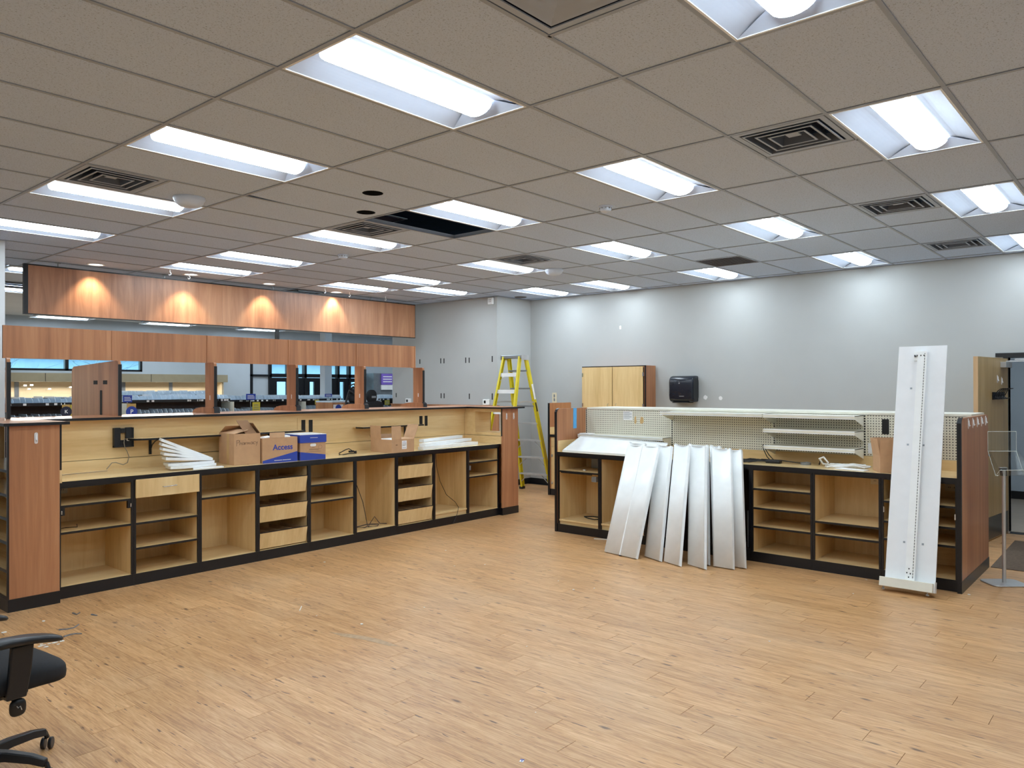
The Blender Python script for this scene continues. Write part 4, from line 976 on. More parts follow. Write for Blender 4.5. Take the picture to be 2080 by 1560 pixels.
# tilted white shelf lying on the left of the worktop
t = thing('loose_shelf', 'loose white shelf tilted on the left part of the right worktop', 'shelf', (0, 0, 0))
a, b = Vector((5.33, 2.86, WR+.012)), Vector((5.32, 1.55, WR+.012)); c, d_ = Vector((5.62, 1.60, 1.10)), Vector((5.62, 2.80, 1.135))
n = (b-a).cross(d_-a).normalized()*.004
G().hexa([a, b, c, d_, a+n, b+n, c+n, d_+n]).o('deck', WHITE, t)
G().beam(a+Vector((-.012, 0, -.001)), b+Vector((-.012, 0, -.001)), .024, .02, (0, 0, 1)).o('front_lip', WHITE, t); G().beam(c, d_, .03, .012, (0, 0, 1)).o('rear_lip', WHITE, t)
G().beam(a, d_, .03, .006, (0, 0, 1)).o('end_lip', WHITE, t)
# leaning shelf trays
def tray(label, bl, br, top_dx, top_z, dy, rib=False, grp='white shelf trays leaning on the right counter'):
    """bl, br: floor points of the lower edge (world xy); leans back by top_dx at height top_z, drifting dy"""
    p = Vector((bl[0], bl[1], .012)); q = Vector((br[0], br[1], .012)); X = q-p; W_ = X.length; X = X.normalized()
    Z_ = Vector((top_dx, dy, top_z-.012)); L = Z_.length; Z_ = (Z_-X*Z_.dot(X)*.0); Z_ = Z_.normalized()
    Y_ = Z_.cross(X).normalized()
    t = thing('shelf_tray', label, 'shelf', p, 0, grp)
    def P(x, y, z): return X*x+Y_*y+Z_*z
    def bx(x0, x1, y0, y1, z0, z1, g): g.hexa([P(x0, y0, z0), P(x1, y0, z0), P(x1, y1, z0), P(x0, y1, z0), P(x0, y0, z1), P(x1, y0, z1), P(x1, y1, z1), P(x0, y1, z1)]); return g
    nrm = 1
    g = G(); k = 12
    f = lambda u, v: P(u*W_, .012*math.sin(PI*u) if not rib else .010*abs(math.sin(2*PI*u)), v*L)
    g.grid(f, k, 1); o = g.o('deck', WHITE, t, True); so = o.modifiers.new('thick', 'SOLIDIFY'); so.thickness = .003
    bx(0, .004, 0, .035, 0, L, G()).o('side_lip', WHITE, t); bx(W_-.004, W_, 0, .035, 0, L, G()).o('side_lip', WHITE, t)
    bx(.03, W_-.01, .002, .03, L-.002, L+.004, G()).o('end_lip', WHITE, t)
    bx(.0, .02, .005, .04, L-.03, L+.018, bx(W_-.025, W_-.005, .005, .04, L-.03, L+.014, G())).o('hook_tab', WHITE, t)
    if rib: bx(W_/2-.006, W_/2+.006, -.004, .006, 0, L, G()).o('rib', WHITE, t); bx(W_/2-.012, W_/2+.012, .0, .03, -.01, .0, G()).o('notch_tab', BLACK, t)
    return t
tray('hindmost white shelf tray, glimpsed at the left behind the wide ribbed tray', (4.86, 1.82), (4.84, 1.60), .38, 1.12, .06)
tray('wide white shelf tray with a centre rib, leftmost of the leaning trays', (4.66, 1.82), (4.58, 1.385), .575, 1.10, .07, True)
tray('narrow white shelf tray leaning just right of the wide ribbed tray', (4.74, 1.38), (4.64, 1.15), .54, 1.11, .17)
tray('narrow white shelf tray in the middle of the leaning trays', (4.66, 1.11), (4.58, .90), .58, 1.13, .20)
tray('white shelf tray tucked behind the middle leaning trays', (4.82, .93), (4.80, .70), .435, 1.135, .22)
tray('narrow white shelf tray, second from the right of the front leaning trays', (4.70, .87), (4.62, .655), .54, 1.13, .26)
tray('white shelf tray leaning in the dark gap behind the rightmost tray', (4.90, .70), (4.88, .58), .36, 1.13, .21)
tray('rightmost white shelf tray of the front leaning trays', (4.79, .645), (4.79, .44), .41, 1.115, .21)
tray('thin white shelf tray stacked behind the rightmost tray', (4.90, .55), (4.90, .37), .35, 1.105, .19)
# tall leaning white panel with slotted post and base foot
s_ = (5.225-4.99)/.97
t = thing('gondola_section', 'tall white gondola panel with slotted post leaning on the right counter', 'panel', (4.99, -1.04, 0))
t.rotation_euler = (0, math.atan(s_), 0)
Lp = 2.10*math.sqrt(1+s_*s_)+.01
G().box(.0, .012, -.195, .195, .03, Lp).o('board', WHITEB, t)
def skew(x0, x1, y0b, y1b, y0t, y1t, z0, z1): return G().hexa([(x0, y0b, z0), (x1, y0b, z0), (x1, y1b, z0), (x0, y1b, z0), (x0, y0t, z1), (x1, y0t, z1), (x1, y1t, z1), (x0, y1t, z1)])
skew(-.045, -.012, -.045, .028, -.045, .028, .09, Lp-.06).o('post', WHITE, t); skew(-.012, .0, -.03, .012, -.03, .012, .09, Lp-.06).o('post_back', WHITE, t)
skew(-.0462, -.045, -.034, -.028, -.034, -.028, .12, Lp-.08).o('post_slots', SLOTW, t)
G().box(-.02, -.0005, -.03, .06, Lp-.14, Lp-.055).o('top_plate', WHITE, t)
g = G()
for (y, z) in ((-.025, Lp-.10), (.0, Lp-.10), (.03, Lp-.10), (.05, Lp-.10), (-.012, .16), (.015, .165), (.0, .2)): g.box(-.0468, -.0455 if z < 1 else -.018, y-.004, y+.004, z-.006, z+.006)
for (y, z) in ((-.012, .16), (.015, .165), (.0, .2), (.0, .13)): g.box(-.0468, -.045, y-.004, y+.004, z-.006, z+.006)
g.o('bolt_hole', SLOT, t)
for (y, z) in ((.075, 1.78), (-.085, .42), (.06, .42), (.075, 1.27), (-.05, 1.27)): G().box(-.003, 0, y-.008, y+.008, z-.008, z+.008).o('clip', GALV, t)
G().box(-.10, .0, -.195, .215, .028, .105).o('base_foot', CREAM, t, bevel=.003); G().box(-.06, .0, -.205, -.195, .03, .12).o('foot_bracket', WHITE, t)
for y in (.19, -.15): G().lathe([(0, 0), (.016, 0), (.016, .008), (.007, .012), (.007, .03), (0, .03)], 12, (-.05, y, -.01 if False else .0)).o('levelling_foot', CHROME, t)
# things on the right worktop
ZR = WR+.001
b = carton('cardboard_box', 'small upright cardboard box beside the tall leaning white panel', (5.47, -.75, ZR), math.radians(-60), .19, .24, .155)
flap(b, (-.095, -.12, .155), (.095, -.12, .155), (0, -.06, 1), .15); flap(b, (-.095, .12, .155), (-.095, -.12, .155), (-.15, 0, 1), .15); flap(b, (.095, -.12, .155), (.095, .12, .155), (.3, 0, .9), .13, CARDD); flap(b, (.095, .12, .155), (-.095, .12, .155), (0, .1, 1), .15)
g = G(); random.seed(3)
for k in range(4):
    cx, cy = 5.58, .55; P = []
    for i in range(11): a = i*.75+k; P.append((cx+.09*math.cos(a)*(.8+.2*k % 1), cy+(.20-.03*k)*math.sin(a)+.02*k, ZR+.008+.006*((i+k) % 3)))
    g.tube(P, .006)
g.tube([(5.62, .4, ZR+.01), (5.6, .44, ZR+.06), (5.58, .47, ZR+.14), (5.58, .475, 1.155), (5.585, .46, 1.12), (5.6, .42, ZR+.08), (5.62, .36, ZR+.01)], .0045).tube([(5.6, .5, ZR+.03), (5.6, .3, ZR+.03), (5.62, .12, ZR+.012), (5.62, .02, ZR+.01)], .005)
tag(g.o('black_cables', RUBBER, None, True), 'tangle of black cables and adapters on the right worktop', 'cable')
tag(G().box(5.53, 5.60, .28, .43, ZR, ZR+.03).o('power_adapter', PLASTIC, bevel=.008), 'black power adapter in the cable tangle on the right worktop', 'adapter')
tag(G().lathe([(0, 0), (.05, 0), (.05, .022), (.04, .022), (.038, .018), (0, .018)], 24, (5.62, .05, ZR)).o('round_tin', GALV, None, True), 'flat round grey tin on the right worktop', 'tin')
g = G().tube([(5.63, -.08, ZR+.01), (5.6, -.1, ZR+.05), (5.62, -.14, ZR+.02), (5.58, -.2, ZR+.015), (5.64, -.26, ZR+.03), (5.6, -.22, ZR+.012), (5.62, -.14, ZR+.01)], .007)
tag(g.o('black_lead', RUBBER, None, True), 'coiled black lead beside the white power strip', 'cord')
t = thing('power_strip', 'white power strip with looped white cord on the right worktop', 'power strip', (5.60, -.36, ZR), math.radians(-75))
G().box(-.16, .16, -.028, .028, 0, .035).o('body', WHITE, t, bevel=.005); g = G()
for i in range(5): g.box(-.12+.06*i, -.10+.06*i, -.012, .012, .0345, .0358)
g.o('socket', GALV, t)
G().tube([(-.16, 0, .02), (-.22, -.03, .03), (-.25, -.06, .08), (-.21, -.1, .1), (-.17, -.1, .05), (-.2, -.09, .012), (-.1, -.1, .01), (.05, -.08, .03), (.15, -.1, .012), (.2, -.06, .02), (.05, -.06, .04), (-.08, -.07, .02), (-.18, -.12, .01)], .009).o('cord', WIREW, t, True)
tag(G().hexa([(5.40, -.30, ZR), (5.34, -.58, ZR), (5.44, -.60, ZR), (5.52, -.33, ZR), (5.40, -.30, ZR+.006), (5.34, -.58, ZR+.006), (5.44, -.60, ZR+.006), (5.52, -.33, ZR+.006)]).o('papers', PAPER), 'flat white envelope under the looped white cord', 'paper')

# =================================================================== BACK OF THE ROOM
# low counter along the grey wall
BX = 7.72
t = thing('wall_counter', 'narrow cherry and birch counter in front of the grey wall, right of the stepladder', 'cabinet', (0, 0, 0))
G().prism(rrect(BX-.004, 8.3, .1, 1.492, .04, 4, (0, 0, 0, 0)), 'y', 4.93, 4.96).o('end_panel', CHERRY, t); G().box(BX-.014, BX-.004, 4.928, 4.962, 0, 1.492).o('edge_band', BLACK, t)
G().box(BX, 8.3, 4.925, 4.93, .985, 1.10).o('splash_strip', BIRCH, t)
G().box(BX, 8.5, 3.0, 4.93, .945, .98).o('top', BIRCHT, t); G().box(BX-.012, BX, 3.0, 4.93, .943, .981).o('edge_band', BLACK, t)
G().box(BX+.02, 8.5, 3.0, 4.93, .1, .945).o('body', BIRCHV, t); G().box(BX, 8.5, 3.0, 4.962, 0, .1).o('plinth', BLACK, t)
for j in range(3):
    ya = 4.90-.63*j; d = G().box(BX, BX+.018, ya-.6, ya, .79, .935).o('drawer', BIRCHV, t); G().box(BX, BX+.018, ya-.6, ya, .108, .782).o('door', BIRCHV, t)
    [G().box(BX-.008, BX, ya-.03, ya, z, z+.04).o('hinge', CHROME, t) for z in (.62, .18)]
# wall cabinet
t = thing('wall_cabinet', 'two-door birch wall cabinet with cherry sides on the grey wall', 'cabinet', (0, 0, 0))
cf = XW-.30
G().box(cf, XW-.001, 3.555, 3.585, 1.36, 2.09).o('side_panel', CHERRY, t); G().box(cf, XW-.001, 4.75, 4.78, 1.36, 2.09).o('side_panel', CHERRY, t)
G().box(cf+.002, XW-.001, 3.585, 4.75, 2.06, 2.088).box(cf+.002, XW-.001, 3.585, 4.75, 1.36, 1.39).o('top_and_bottom', CHERRY, t); G().box(cf+.01, cf+.014, 3.585, 4.75, 1.39, 2.06).o('front_gap', BLACK, t); G().box(cf-.004, cf, 3.55, 4.785, 2.078, 2.092).box(cf-.004, cf, 3.55, 3.575, 1.36, 2.09).o('edge_band', BLACK, t)
for a, b, hy in ((4.178, 4.772, 4.76), (3.60, 4.165, 3.595)):
    d = G().box(cf-.022, cf-.004, a, b, 1.37, 2.075).o('door', BIRCHV, t, bevel=.002)
    ky = a+.07 if hy > 4.5 else b-.07
    G().tube([(cf-.022, ky, 1.42), (cf-.045, ky, 1.43), (cf-.045, ky, 1.47), (cf-.022, ky, 1.48)], .004, 6).o('handle', CHROME, d, True)
    for z in (1.95, 1.45): G().box(cf-.026, cf, hy-.012, hy+.012, z-.03, z+.03).o('hinge', CHROME, d)
# paper towel dispenser
t = thing('towel_dispenser', 'black paper towel dispenser on the grey wall', 'dispenser', (XW, 3.0, 1.715))
def dshape(u, v):
    return None
pr_ = [(-.002, -.2), (-.16, -.2), (-.20, -.17), (-.21, -.1), (-.21, .1), (-.20, .16), (-.16, .195), (-.10, .205), (-.002, .205)]
G().prism(pr_, 'y', -.205, .205).o('cover', DISP, t, True, bevel=.03, seg=4)
G().prism(rrect(-.185, -.02, -.165, .165, .05, 5), 'y', -.2095, -.2055).o('side_disc', PLASTIC, t, bevel=.002)
G().prism([(-.19, -.213), (-.02, -.213), (-.02, -.195), (-.19, -.195)], 'y', -.12, .15).o('paper_slot', SLOT, t)
G().box(-.2125, -.2105, -.06, .02, -.115, -.105).o('maker_mark', GALV, t); G().lathe([(0, 0), (.012, 0), (.012, .003), (0, .003)], 12, (0, 0, 0)).o('sensor_mark', GALV, t).matrix_local = Matrix.Translation((-.212, .02, .09)) @ Matrix.Rotation(-PI/2, 4, 'Y')
# wall marks and plates
for (y, z, r_, l) in ((2.69, 1.587, .034, 'left'), (2.44, 1.574, .03, 'right')):
    P = [(y+r_*random.uniform(.8, 1.15)*math.cos(2*PI*i/12), z+r_*random.uniform(.8, 1.15)*math.sin(2*PI*i/12)) for i in range(12)]
    tag(G().prism(P, 'x', XW-.0015, XW).o('filler_patch', PAPER), '%s round white filler patch on the wall beside the dispenser' % l, 'wall patch', 'filler patches')
tag(G().prism(rrect(4.20, 4.235, 2.71, 2.77, .012), 'x', XW-.004, XW).o('wall_hook_plate', PAPER), 'tiny white plate high on the grey wall', 'plate')
t = thing('wall_socket', 'cream socket plate on the wall above the narrow counter', 'socket', (XW, 5.60, 1.56)); G().box(-.008, 0, -.05, .05, -.09, .09).o('plate', OUTLET, t, bevel=.004); G().box(-.010, -.008, -.015, .015, .01, .06).box(-.010, -.008, -.015, .015, -.06, -.01).o('socket', GALV, t)
# slots in the grey wall left of the ladder
sl = [(8.123, 2.2, 2.287), (7.553, 2.195, 2.29), (7.466, 2.195, 2.285), (6.907, 2.19, 2.288), (6.82, 2.19, 2.283), (6.262, 2.193, 2.296), (7.545, 1.549, 1.641), (7.465, 1.549, 1.641), (6.818, 1.54, 1.638), (6.264, 1.533, 1.644), (8.81, 1.56, 1.642)]
rk = bpy.data.objects['wall_slotted']
for (y, z0, z1) in sl: G().box(7.797, 7.8, y-.011, y+.011, z0, z1).o('slot', SLOT, rk)
for (y, l) in ((6.393, 'left of the stepladder'), (8.436, 'seen through the last service window')):
    t = thing('thermostat', 'small white thermostat '+l, 'thermostat', (7.8, y, 1.488), 0, 'wall thermostats'); G().box(-.03, 0, -.075, .075, -.05, .05).o('case', WHITE, t, bevel=.008); G().box(-.0315, -.03, .0, .045, -.02, .03).o('screen', SLOT, t)
t = thing('wall_sensor', 'white wall sensor box under the ceiling at the grey corner', 'sensor', (7.8, 6.27, 3.255)); G().box(-.05, 0, -.055, .055, -.06, .06).o('case', WHITE, t, bevel=.008); g = G()
for a in (-.018, .012):
    for b in (-.018, .012): g.box(-.052, -.05, a, a+.012, b, b+.012)
g.o('vent', SLOT, t)

# stepladder
t = thing('stepladder', 'yellow fibreglass stepladder standing open in the grey corner', 'ladder', (7.38, 5.39, 0), math.atan2(-.987, .126))
HT = 2.27
G().box(-.2, .2, -.105, .105, HT-.055, HT).o('top_cap', GALV, t, bevel=.01); G().box(.2, .206, -.11, .11, HT-.08, HT+.002).box(-.206, -.2, -.11, .11, HT-.08, HT+.002).o('cap_end', ALU, t)
def lr(s, f, z, off=0):   # rail point at height z; f=+1 step side, -1 support side
    k = z/HT; xb, xt, yb, yt = (.30, .175, .69, .07) if f > 0 else (.285, .165, .69, .07)
    return Vector((s*(xb+(xt-xb)*k), f*(yb+(yt-yb)*k), z))
for f in (1, -1):
    for s in (-1, 1):
        p, q = lr(s, f, 0.015), lr(s, f, HT-.03); dd = (q-p).normalized(); wv = Vector((0, 1, 0)); wv = (wv-dd*wv.dot(dd)).normalized(); sd = Vector((s, 0, 0))
        wd = .085 if f > 0 else .06
        g = G(); g.beam(p, q, wd, .006, wv); g.beam(p+wv*(wd/2-.003)-sd*.014, q+wv*(wd/2-.003)-sd*.014, .006, .028, wv); g.beam(p-wv*(wd/2-.003)-sd*.014, q-wv*(wd/2-.003)-sd*.014, .006, .028, wv)
        g.o('rail', YELLOW, t)
        G().box(p.x-.03, p.x+.03, p.y-.05, p.y+.05, 0, .04).o('foot', RUBBER, t)
for i in range(7):
    z = .29*(i+1); a, b = lr(-1, 1, z), lr(1, 1, z)
    st = G().box(a.x+.01, b.x-.01, a.y-.05, a.y+.04, z-.025, z).o('step', ALU if i < 4 else GALV, t)
    if i in (0, 1, 2): G().beam((a.x+.02, a.y, z-.15), (a.x+.16, a.y, z-.02), .02, .006, (0, 1, 0)).beam((b.x-.02, b.y, z-.15), (b.x-.16, b.y, z-.02), .02, .006, (0, 1, 0)).o('brace', ALU, st)
for z in (.45, .9, 1.35, 1.68, 1.95):
    a, b = lr(-1, -1, z), lr(1, -1, z); rb = G().box(a.x, b.x, a.y-.012, a.y+.012, z-.03, z+.03).o('rear_bar', WHITE, t)
    if z > 1.9 or z < .5: G().beam((a.x+.005, a.y, z-.10), (a.x+.09, a.y, z-.02), .015, .004, (0, 1, 0)).beam((b.x-.005, b.y, z-.10), (b.x-.09, b.y, z-.02), .015, .004, (0, 1, 0)).o('brace', WHITE, rb)
for s in (-1, 1):
    a, b = lr(s, 1, 1.5), lr(s, -1, 1.5); mid = (a+b)/2+Vector((0, 0, .02)); G().beam(a, mid, .022, .004, (0, 0, 1)).beam(mid, b, .022, .004, (0, 0, 1)).o('spreader', ALU, t)
p, q = lr(1, 1, 1.55), lr(1, 1, 1.80); G().beam(p+Vector((.012, -.0, 0)), q+Vector((.012, 0, 0)), .05, .002, (0, 1, 0)).o('sticker', PAPER, t)
p, q = lr(1, 1, 1.35), lr(1, 1, 1.50); G().beam(p+Vector((.012, -.0, 0)), q+Vector((.012, 0, 0)), .03, .002, (0, 1, 0)).o('sticker', RUBBER, t)

# open door with closer, coat hooks, lever and kick plate
hx, hy_, fx_, fy_ = 8.67, -1.25, 7.56, -1.125
ang = math.atan2(fy_-hy_, fx_-hx); DW = math.hypot(fx_-hx, fy_-hy_)
t = struct(thing('door_1', 'open oak door with kick plate at the right edge', 'door', (hx, hy_, 0), ang))
del t['category']
# local x runs from hinge to free edge, local +y faces the viewer's side
G().box(0, DW, -.044, 0, .012, 2.075).o('leaf', OAK, t); G().box(DW, DW+.002, -.0445, .0005, .012, 2.075).o('free_edge', OAKE, t); G().box(.02, DW-.02, .0, .002, .02, .27).o('kick_plate', plain('dark_steel_kickplate', S(74, 74, 72), .3, .6), t)
hd = G().box(DW-.08, DW-.045, .0, .008, .93, 1.12).o('handle_plate', CHROME, t); G().tube([(DW-.062, .005, .99), (DW-.062, .05, .99), (DW-.075, .06, .99), (DW-.18, .06, .985)], .011, 8).lathe([(0, 0), (.027, 0), (.027, .02), (0, .02)], 16, (0, 0, 0)).o('lever', CHROME, hd, True)
G().box(.06, .30, .0, .06, 1.965, 2.03).o('closer', ALU, t, bevel=.003)
G().box(.05, .07, .0, .3, 2.035, 2.05).o('closer_arm', ALU, t)
cr_ = thing('coat_rack', 'black coat rack with curved hooks on the open oak door', 'coat rack', (hx, hy_, 0), ang)
G().box(.18, .62, .002, .014, 1.595, 1.68).o('back_plate', PLASTIC, cr_)
for i in range(6):
    x = .22+.072*i
    G().tube([(x, .014, 1.63), (x, .03, 1.65), (x, .045, 1.69), (x, .075, 1.715), (x, .11, 1.722)], .005, 6).tube([(x, .014, 1.63), (x, .035, 1.612), (x, .06, 1.602), (x, .075, 1.612)], .005, 6).o('hook', PLASTIC, cr_, True)
for (x, z) in ((.42, 1.83), (.26, 1.81)): hook_strip((hx+x*math.cos(ang)-.002*math.sin(ang), hy_+x*math.sin(ang)+.002*math.cos(ang)-.0, z), ang+PI, '%s clear adhesive hook on the oak door' % ('left' if x > .3 else 'right'))
# brown carpet in front of the door
tag(G().prism([(6.50, -1.40), (6.50, -3.2), (8.15, -3.2), (8.15, -1.38)], 'z', .0003, .006).o('floor_mat', MAT), 'dark brown carpet mat on the floor by the open door', 'mat')

# acrylic brochure stand
t = thing('brochure_stand', 'clear acrylic brochure holder on a steel pole with flat base', 'stand', (5.87, -1.60, 0), math.radians(-50))
G().prism(rrect(-.16, .16, -.13, .13, .06, 5), 'z', .001, .012).o('base', ALU, t, True, bevel=.004)
G().tube([(0, 0, .012), (0, 0, 1.0)], .0155, 14).o('pole', ALU, t, True)
G().hexa([(-.022, -.012, .955), (.022, -.012, .955), (.022, .012, .955), (-.022, .012, .955), (-.03, .0, 1.02), (.03, .0, 1.02), (.03, .02, 1.02), (-.03, .02, 1.02)]).o('head', PLASTIC, t); G().box(-.032, .032, -.004, .022, 1.02, 1.028).o('clamp', ALU, t)
# tray: sloping back, floor and front lip with side cheeks
W2 = .125
bk = [(-W2, .045, 1.36), (W2, .045, 1.36), (W2, .03, 1.06), (-W2, .03, 1.06)]
def sheet(pts, n, name, th=.003):
    n = Vector(n).normalized()*th; P = [Vector(p) for p in pts]
    G().hexa([*P, *[p+n for p in P]]).o(name, ACRYL, t)
sheet([(-W2, .02, 1.345), (W2, .02, 1.345), (W2, .02, 1.17), (-W2, .02, 1.17)], (0, 1, 0), 'back_sheet')
sheet([(-W2, .02, 1.17), (W2, .02, 1.17), (W2, -.09, .965), (-W2, -.09, .965)], (0, 1, -.6), 'slope_sheet')
sheet([(-W2, -.09, .965), (W2, -.09, .965), (W2, -.15, 1.02), (-W2, -.15, 1.02)], (0, .6, .8), 'front_sheet')
for s in (-1, 1): sheet([(s*W2, .02, 1.19), (s*W2, -.09, .965), (s*W2, -.15, 1.02), (s*W2, -.02, 1.17)], (s, 0, 0), 'cheek')
g = G()
for a, b in (((-W2, .02, 1.345), (W2, .02, 1.345)), ((-W2, .02, 1.345), (-W2, .02, 1.17)), ((W2, .02, 1.345), (W2, .02, 1.17)), ((-W2, .02, 1.17), (W2, .02, 1.17)), ((-W2, .02, 1.17), (-W2, -.09, .965)), ((W2, .02, 1.17), (W2, -.09, .965)), ((-W2, -.09, .965), (-W2, -.15, 1.02)), ((W2, -.09, .965), (W2, -.15, 1.02)), ((-W2, -.15, 1.02), (W2, -.15, 1.02))): g.tube([a, b], .0022, 5)
g.o('sheet_edges', ACRYLE, t)

# =================================================================== OFFICE CHAIR
t = thing('office_chair', 'black swivel office chair cut off by the left edge in the foreground', 'chair', (-1.067, 1.312, 0), math.radians(-83.2))
def blob(f, nu, nv, name, mt, parent, smooth='all', thick=0):
    g = G().grid(f, nu, nv); bmesh.ops.remove_doubles(g.bm, verts=g.bm.verts, dist=1e-5); return g.o(name, mt, parent, smooth)
def superq(cx, cy, cz, ax, ay, az, e=.5, droop=None):
    def sg(v, p): return math.copysign(abs(v)**p, v)
    def f(u, v):
        a = (u-.5)*PI; b = v*2*PI
        x = ax*sg(math.cos(a), e)*sg(math.cos(b), e); y = ay*sg(math.cos(a), e)*sg(math.sin(b), e); z = az*sg(math.sin(a), e)
        if droop: z += droop(x, y)
        return (cx+x, cy+y, cz+z)
    return f
blob(superq(0, .05, .478, .25, .245, .05, .45, lambda x, y: -.03*max(0, (y-.04)/.2)**2-.02*(x/.25)**4), 14, 32, 'seat', FABRIC, t)
blob(superq(0, .03, .428, .22, .20, .02, .4), 10, 24, 'seat_pan', PLASTIC, t)
blob(superq(0, -.24, .86, .22, .035, .28, .5, lambda x, y: 0), 14, 28, 'backrest', FABRIC, t)
G().tube([(0, .0, .40), (0, -.18, .41), (0, -.28, .48), (0, -.28, .75)], .02, 8).o('back_bar', PLASTIC, t, True)
for s in (-1, 1):
    P = []
    G().prism([(-.01, .41), (.07, .41), (.09, .52), (.10, .635), (.01, .635), (.0, .52)], 'x', s*.262-.013, s*.262+.013).o('arm_post', PLASTIC, t, bevel=.006)
    blob(superq(s*.268, -.015, .658, .045, .235, .018, .55, lambda x, y: .035*(1-((y+.02)/.24)**2)-.03), 10, 30, 'armrest', PLASTIC, t)
    G().box(s*.262-.013, s*.1, .0, .06, .405, .417).o('arm_bracket', PLASTIC, t)
G().tube([(0, 0, .12), (0, 0, .28)], .03, 14).o('gas_lift_cover', PLASTIC, t, True); G().tube([(0, 0, .28), (0, 0, .40)], .018, 12).o('gas_lift', CHROME, t, True); G().box(-.09, .09, -.06, .16, .355, .412).o('tilt_mechanism', PLASTIC, t, bevel=.01)
G().tube([(.09, .03, .39), (.17, .05, .40), (.20, .055, .375)], .012, 8).o('lever_stem', PLASTIC, t, True)
blob(superq(.21, .06, .35, .014, .034, .038, .7), 10, 20, 'lever_paddle', PLASTIC, t)
G().tube([(.2255, .05, .362), (.2255, .055, .352), (.2255, .064, .358), (.2255, .07, .34)], .002, 5).o('lever_symbol', ALU, t)
base = G().lathe([(0, .075), (.05, .075), (.055, .10), (.045, .135), (0, .135)], 20).o('base_hub', PLASTIC, t, True)
# world wheel directions -> local
ca = math.radians(139.2)
dirs = [(.276, .03), (.152, -.19)]
a0 = math.atan2(.03, .276); base_a = math.radians(102)
for k in range(5):
    a = base_a+2*PI/5*k; c, s = math.cos(a), math.sin(a)
    arm = G(); R_ = .305
    pts = [(.03, .115, .030, .030), (.13, .118, .026, .026), (.24, .108, .021, .024), (R_, .092, .018, .022)]
    rings = []
    for (r, z, hw_, hh) in pts:
        cxx, cyy = r*c, r*s; sx, sy = -s*hw_, c*hw_
        rings.append([arm.bm.verts.new(p) for p in ((cxx-sx, cyy-sy, z-hh), (cxx+sx, cyy+sy, z-hh), (cxx+sx*.7, cyy+sy*.7, z+hh*.5), (cxx-sx*.7, cyy-sy*.7, z+hh*.5))])
    for A, B in zip(rings, rings[1:]):
        for j in range(4): arm.bm.faces.new([A[j], A[(j+1) % 4], B[(j+1) % 4], B[j]])
    arm.bm.faces.new(rings[0][::-1]); arm.bm.faces.new(rings[-1])
    ao = arm.o('base_arm', PLASTIC, t, True, bevel=.004)
    wx, wy = R_*c+.012*c, R_*s+.012*s
    G().tube([(R_*c, R_*s, .085), (wx, wy, .055)], .011, 8).o('caster_stem', PLASTIC, t, True)
    ax = Vector((-math.sin(a+.6), math.cos(a+.6), 0))
    for q in (-1, 1):
        cen = Vector((wx, wy, .028)); G().tube([cen+ax*q*.008, cen+ax*q*.024], .0275, 18).o('caster_wheel', PLASTIC, t, True, bevel=.003)

# =================================================================== DEBRIS ON THE FLOOR
deb = [(735, 1268, .012), (643, 1251, .006), (862, 1234, .008), (1165, 1198, .01), (1207, 1195, .008), (1968, 1208, .012), (1733, 1206, .008), (1070, 1313, .006), (659, 1142, .012), (905, 1118, .01), (923, 1150, .008), (985, 1147, .008), (1563, 1303, .007), (1620, 1140, .01), (1760, 1178, .01), (88, 1262, .014), (1088, 1447, .004), (1134, 1180, .007)]
def floor_pt(px, py):
    d = _f+_r2*((px-1040)/FPX)+_u2*((780-py)/FPX); k = -CAM.z/d.z; return CAM+d*k
for i, (px, py, r) in enumerate(deb):
    p = floor_pt(px, py); r = r*.9
    P = [(p.x+r*random.uniform(.6, 1.3)*math.cos(2*PI*j/7), p.y+r*random.uniform(.6, 1.3)*math.sin(2*PI*j/7)) for j in range(7)]
    tag(G().prism(P, 'z', .0004, .0004+r*.35).o('floor_crumb', SPECK), 'small white crumb of debris scattered on the wood floor', 'debris', 'white crumbs on the floor')
p = floor_pt(612, 1236)
tag(G().beam((p.x-.05, p.y-.05, .003), (p.x+.03, p.y+.04, .003), .008, .004, (0, 0, 1)).o('wood_splinter', SPECK), 'thin pale splinter on the floor in front of the left bin cabinet', 'debris')
p = floor_pt(1230, 1096)
tag(G().beam((p.x-.06, p.y+.12, .003), (p.x+.02, p.y-.06, .003), .008, .012, (0, 0, 1)).o('plastic_strip', SPECK), 'short white strip on the floor left of the leaning shelf trays', 'debris')
p = floor_pt(1060, 1546)
t = thing('torn_packet', 'small torn blue and white packet on the floor at the bottom edge', 'packet', (p.x, p.y, .0005), .4); G().box(-.012, .012, -.009, .009, 0, .002).o('paper', PAPER, t); G().box(.006, .012, -.0095, .0095, .002, .003).box(-.008, .002, -.004, .002, .002, .0026).o('print', BLUE, t)
Q = [floor_pt(*q) for q in ((668, 1284), (720, 1289), (770, 1298), (812, 1313), (790, 1312), (742, 1300), (700, 1294))]
tag(G().prism([(q.x, q.y) for q in Q], 'z', .0002, .0006).o('floor_scuff', plain('grey_scuff', S(178, 148, 114), .5, 0, .12, 30)), 'grey scuffed patch on the wood floor left of the middle', 'stain')
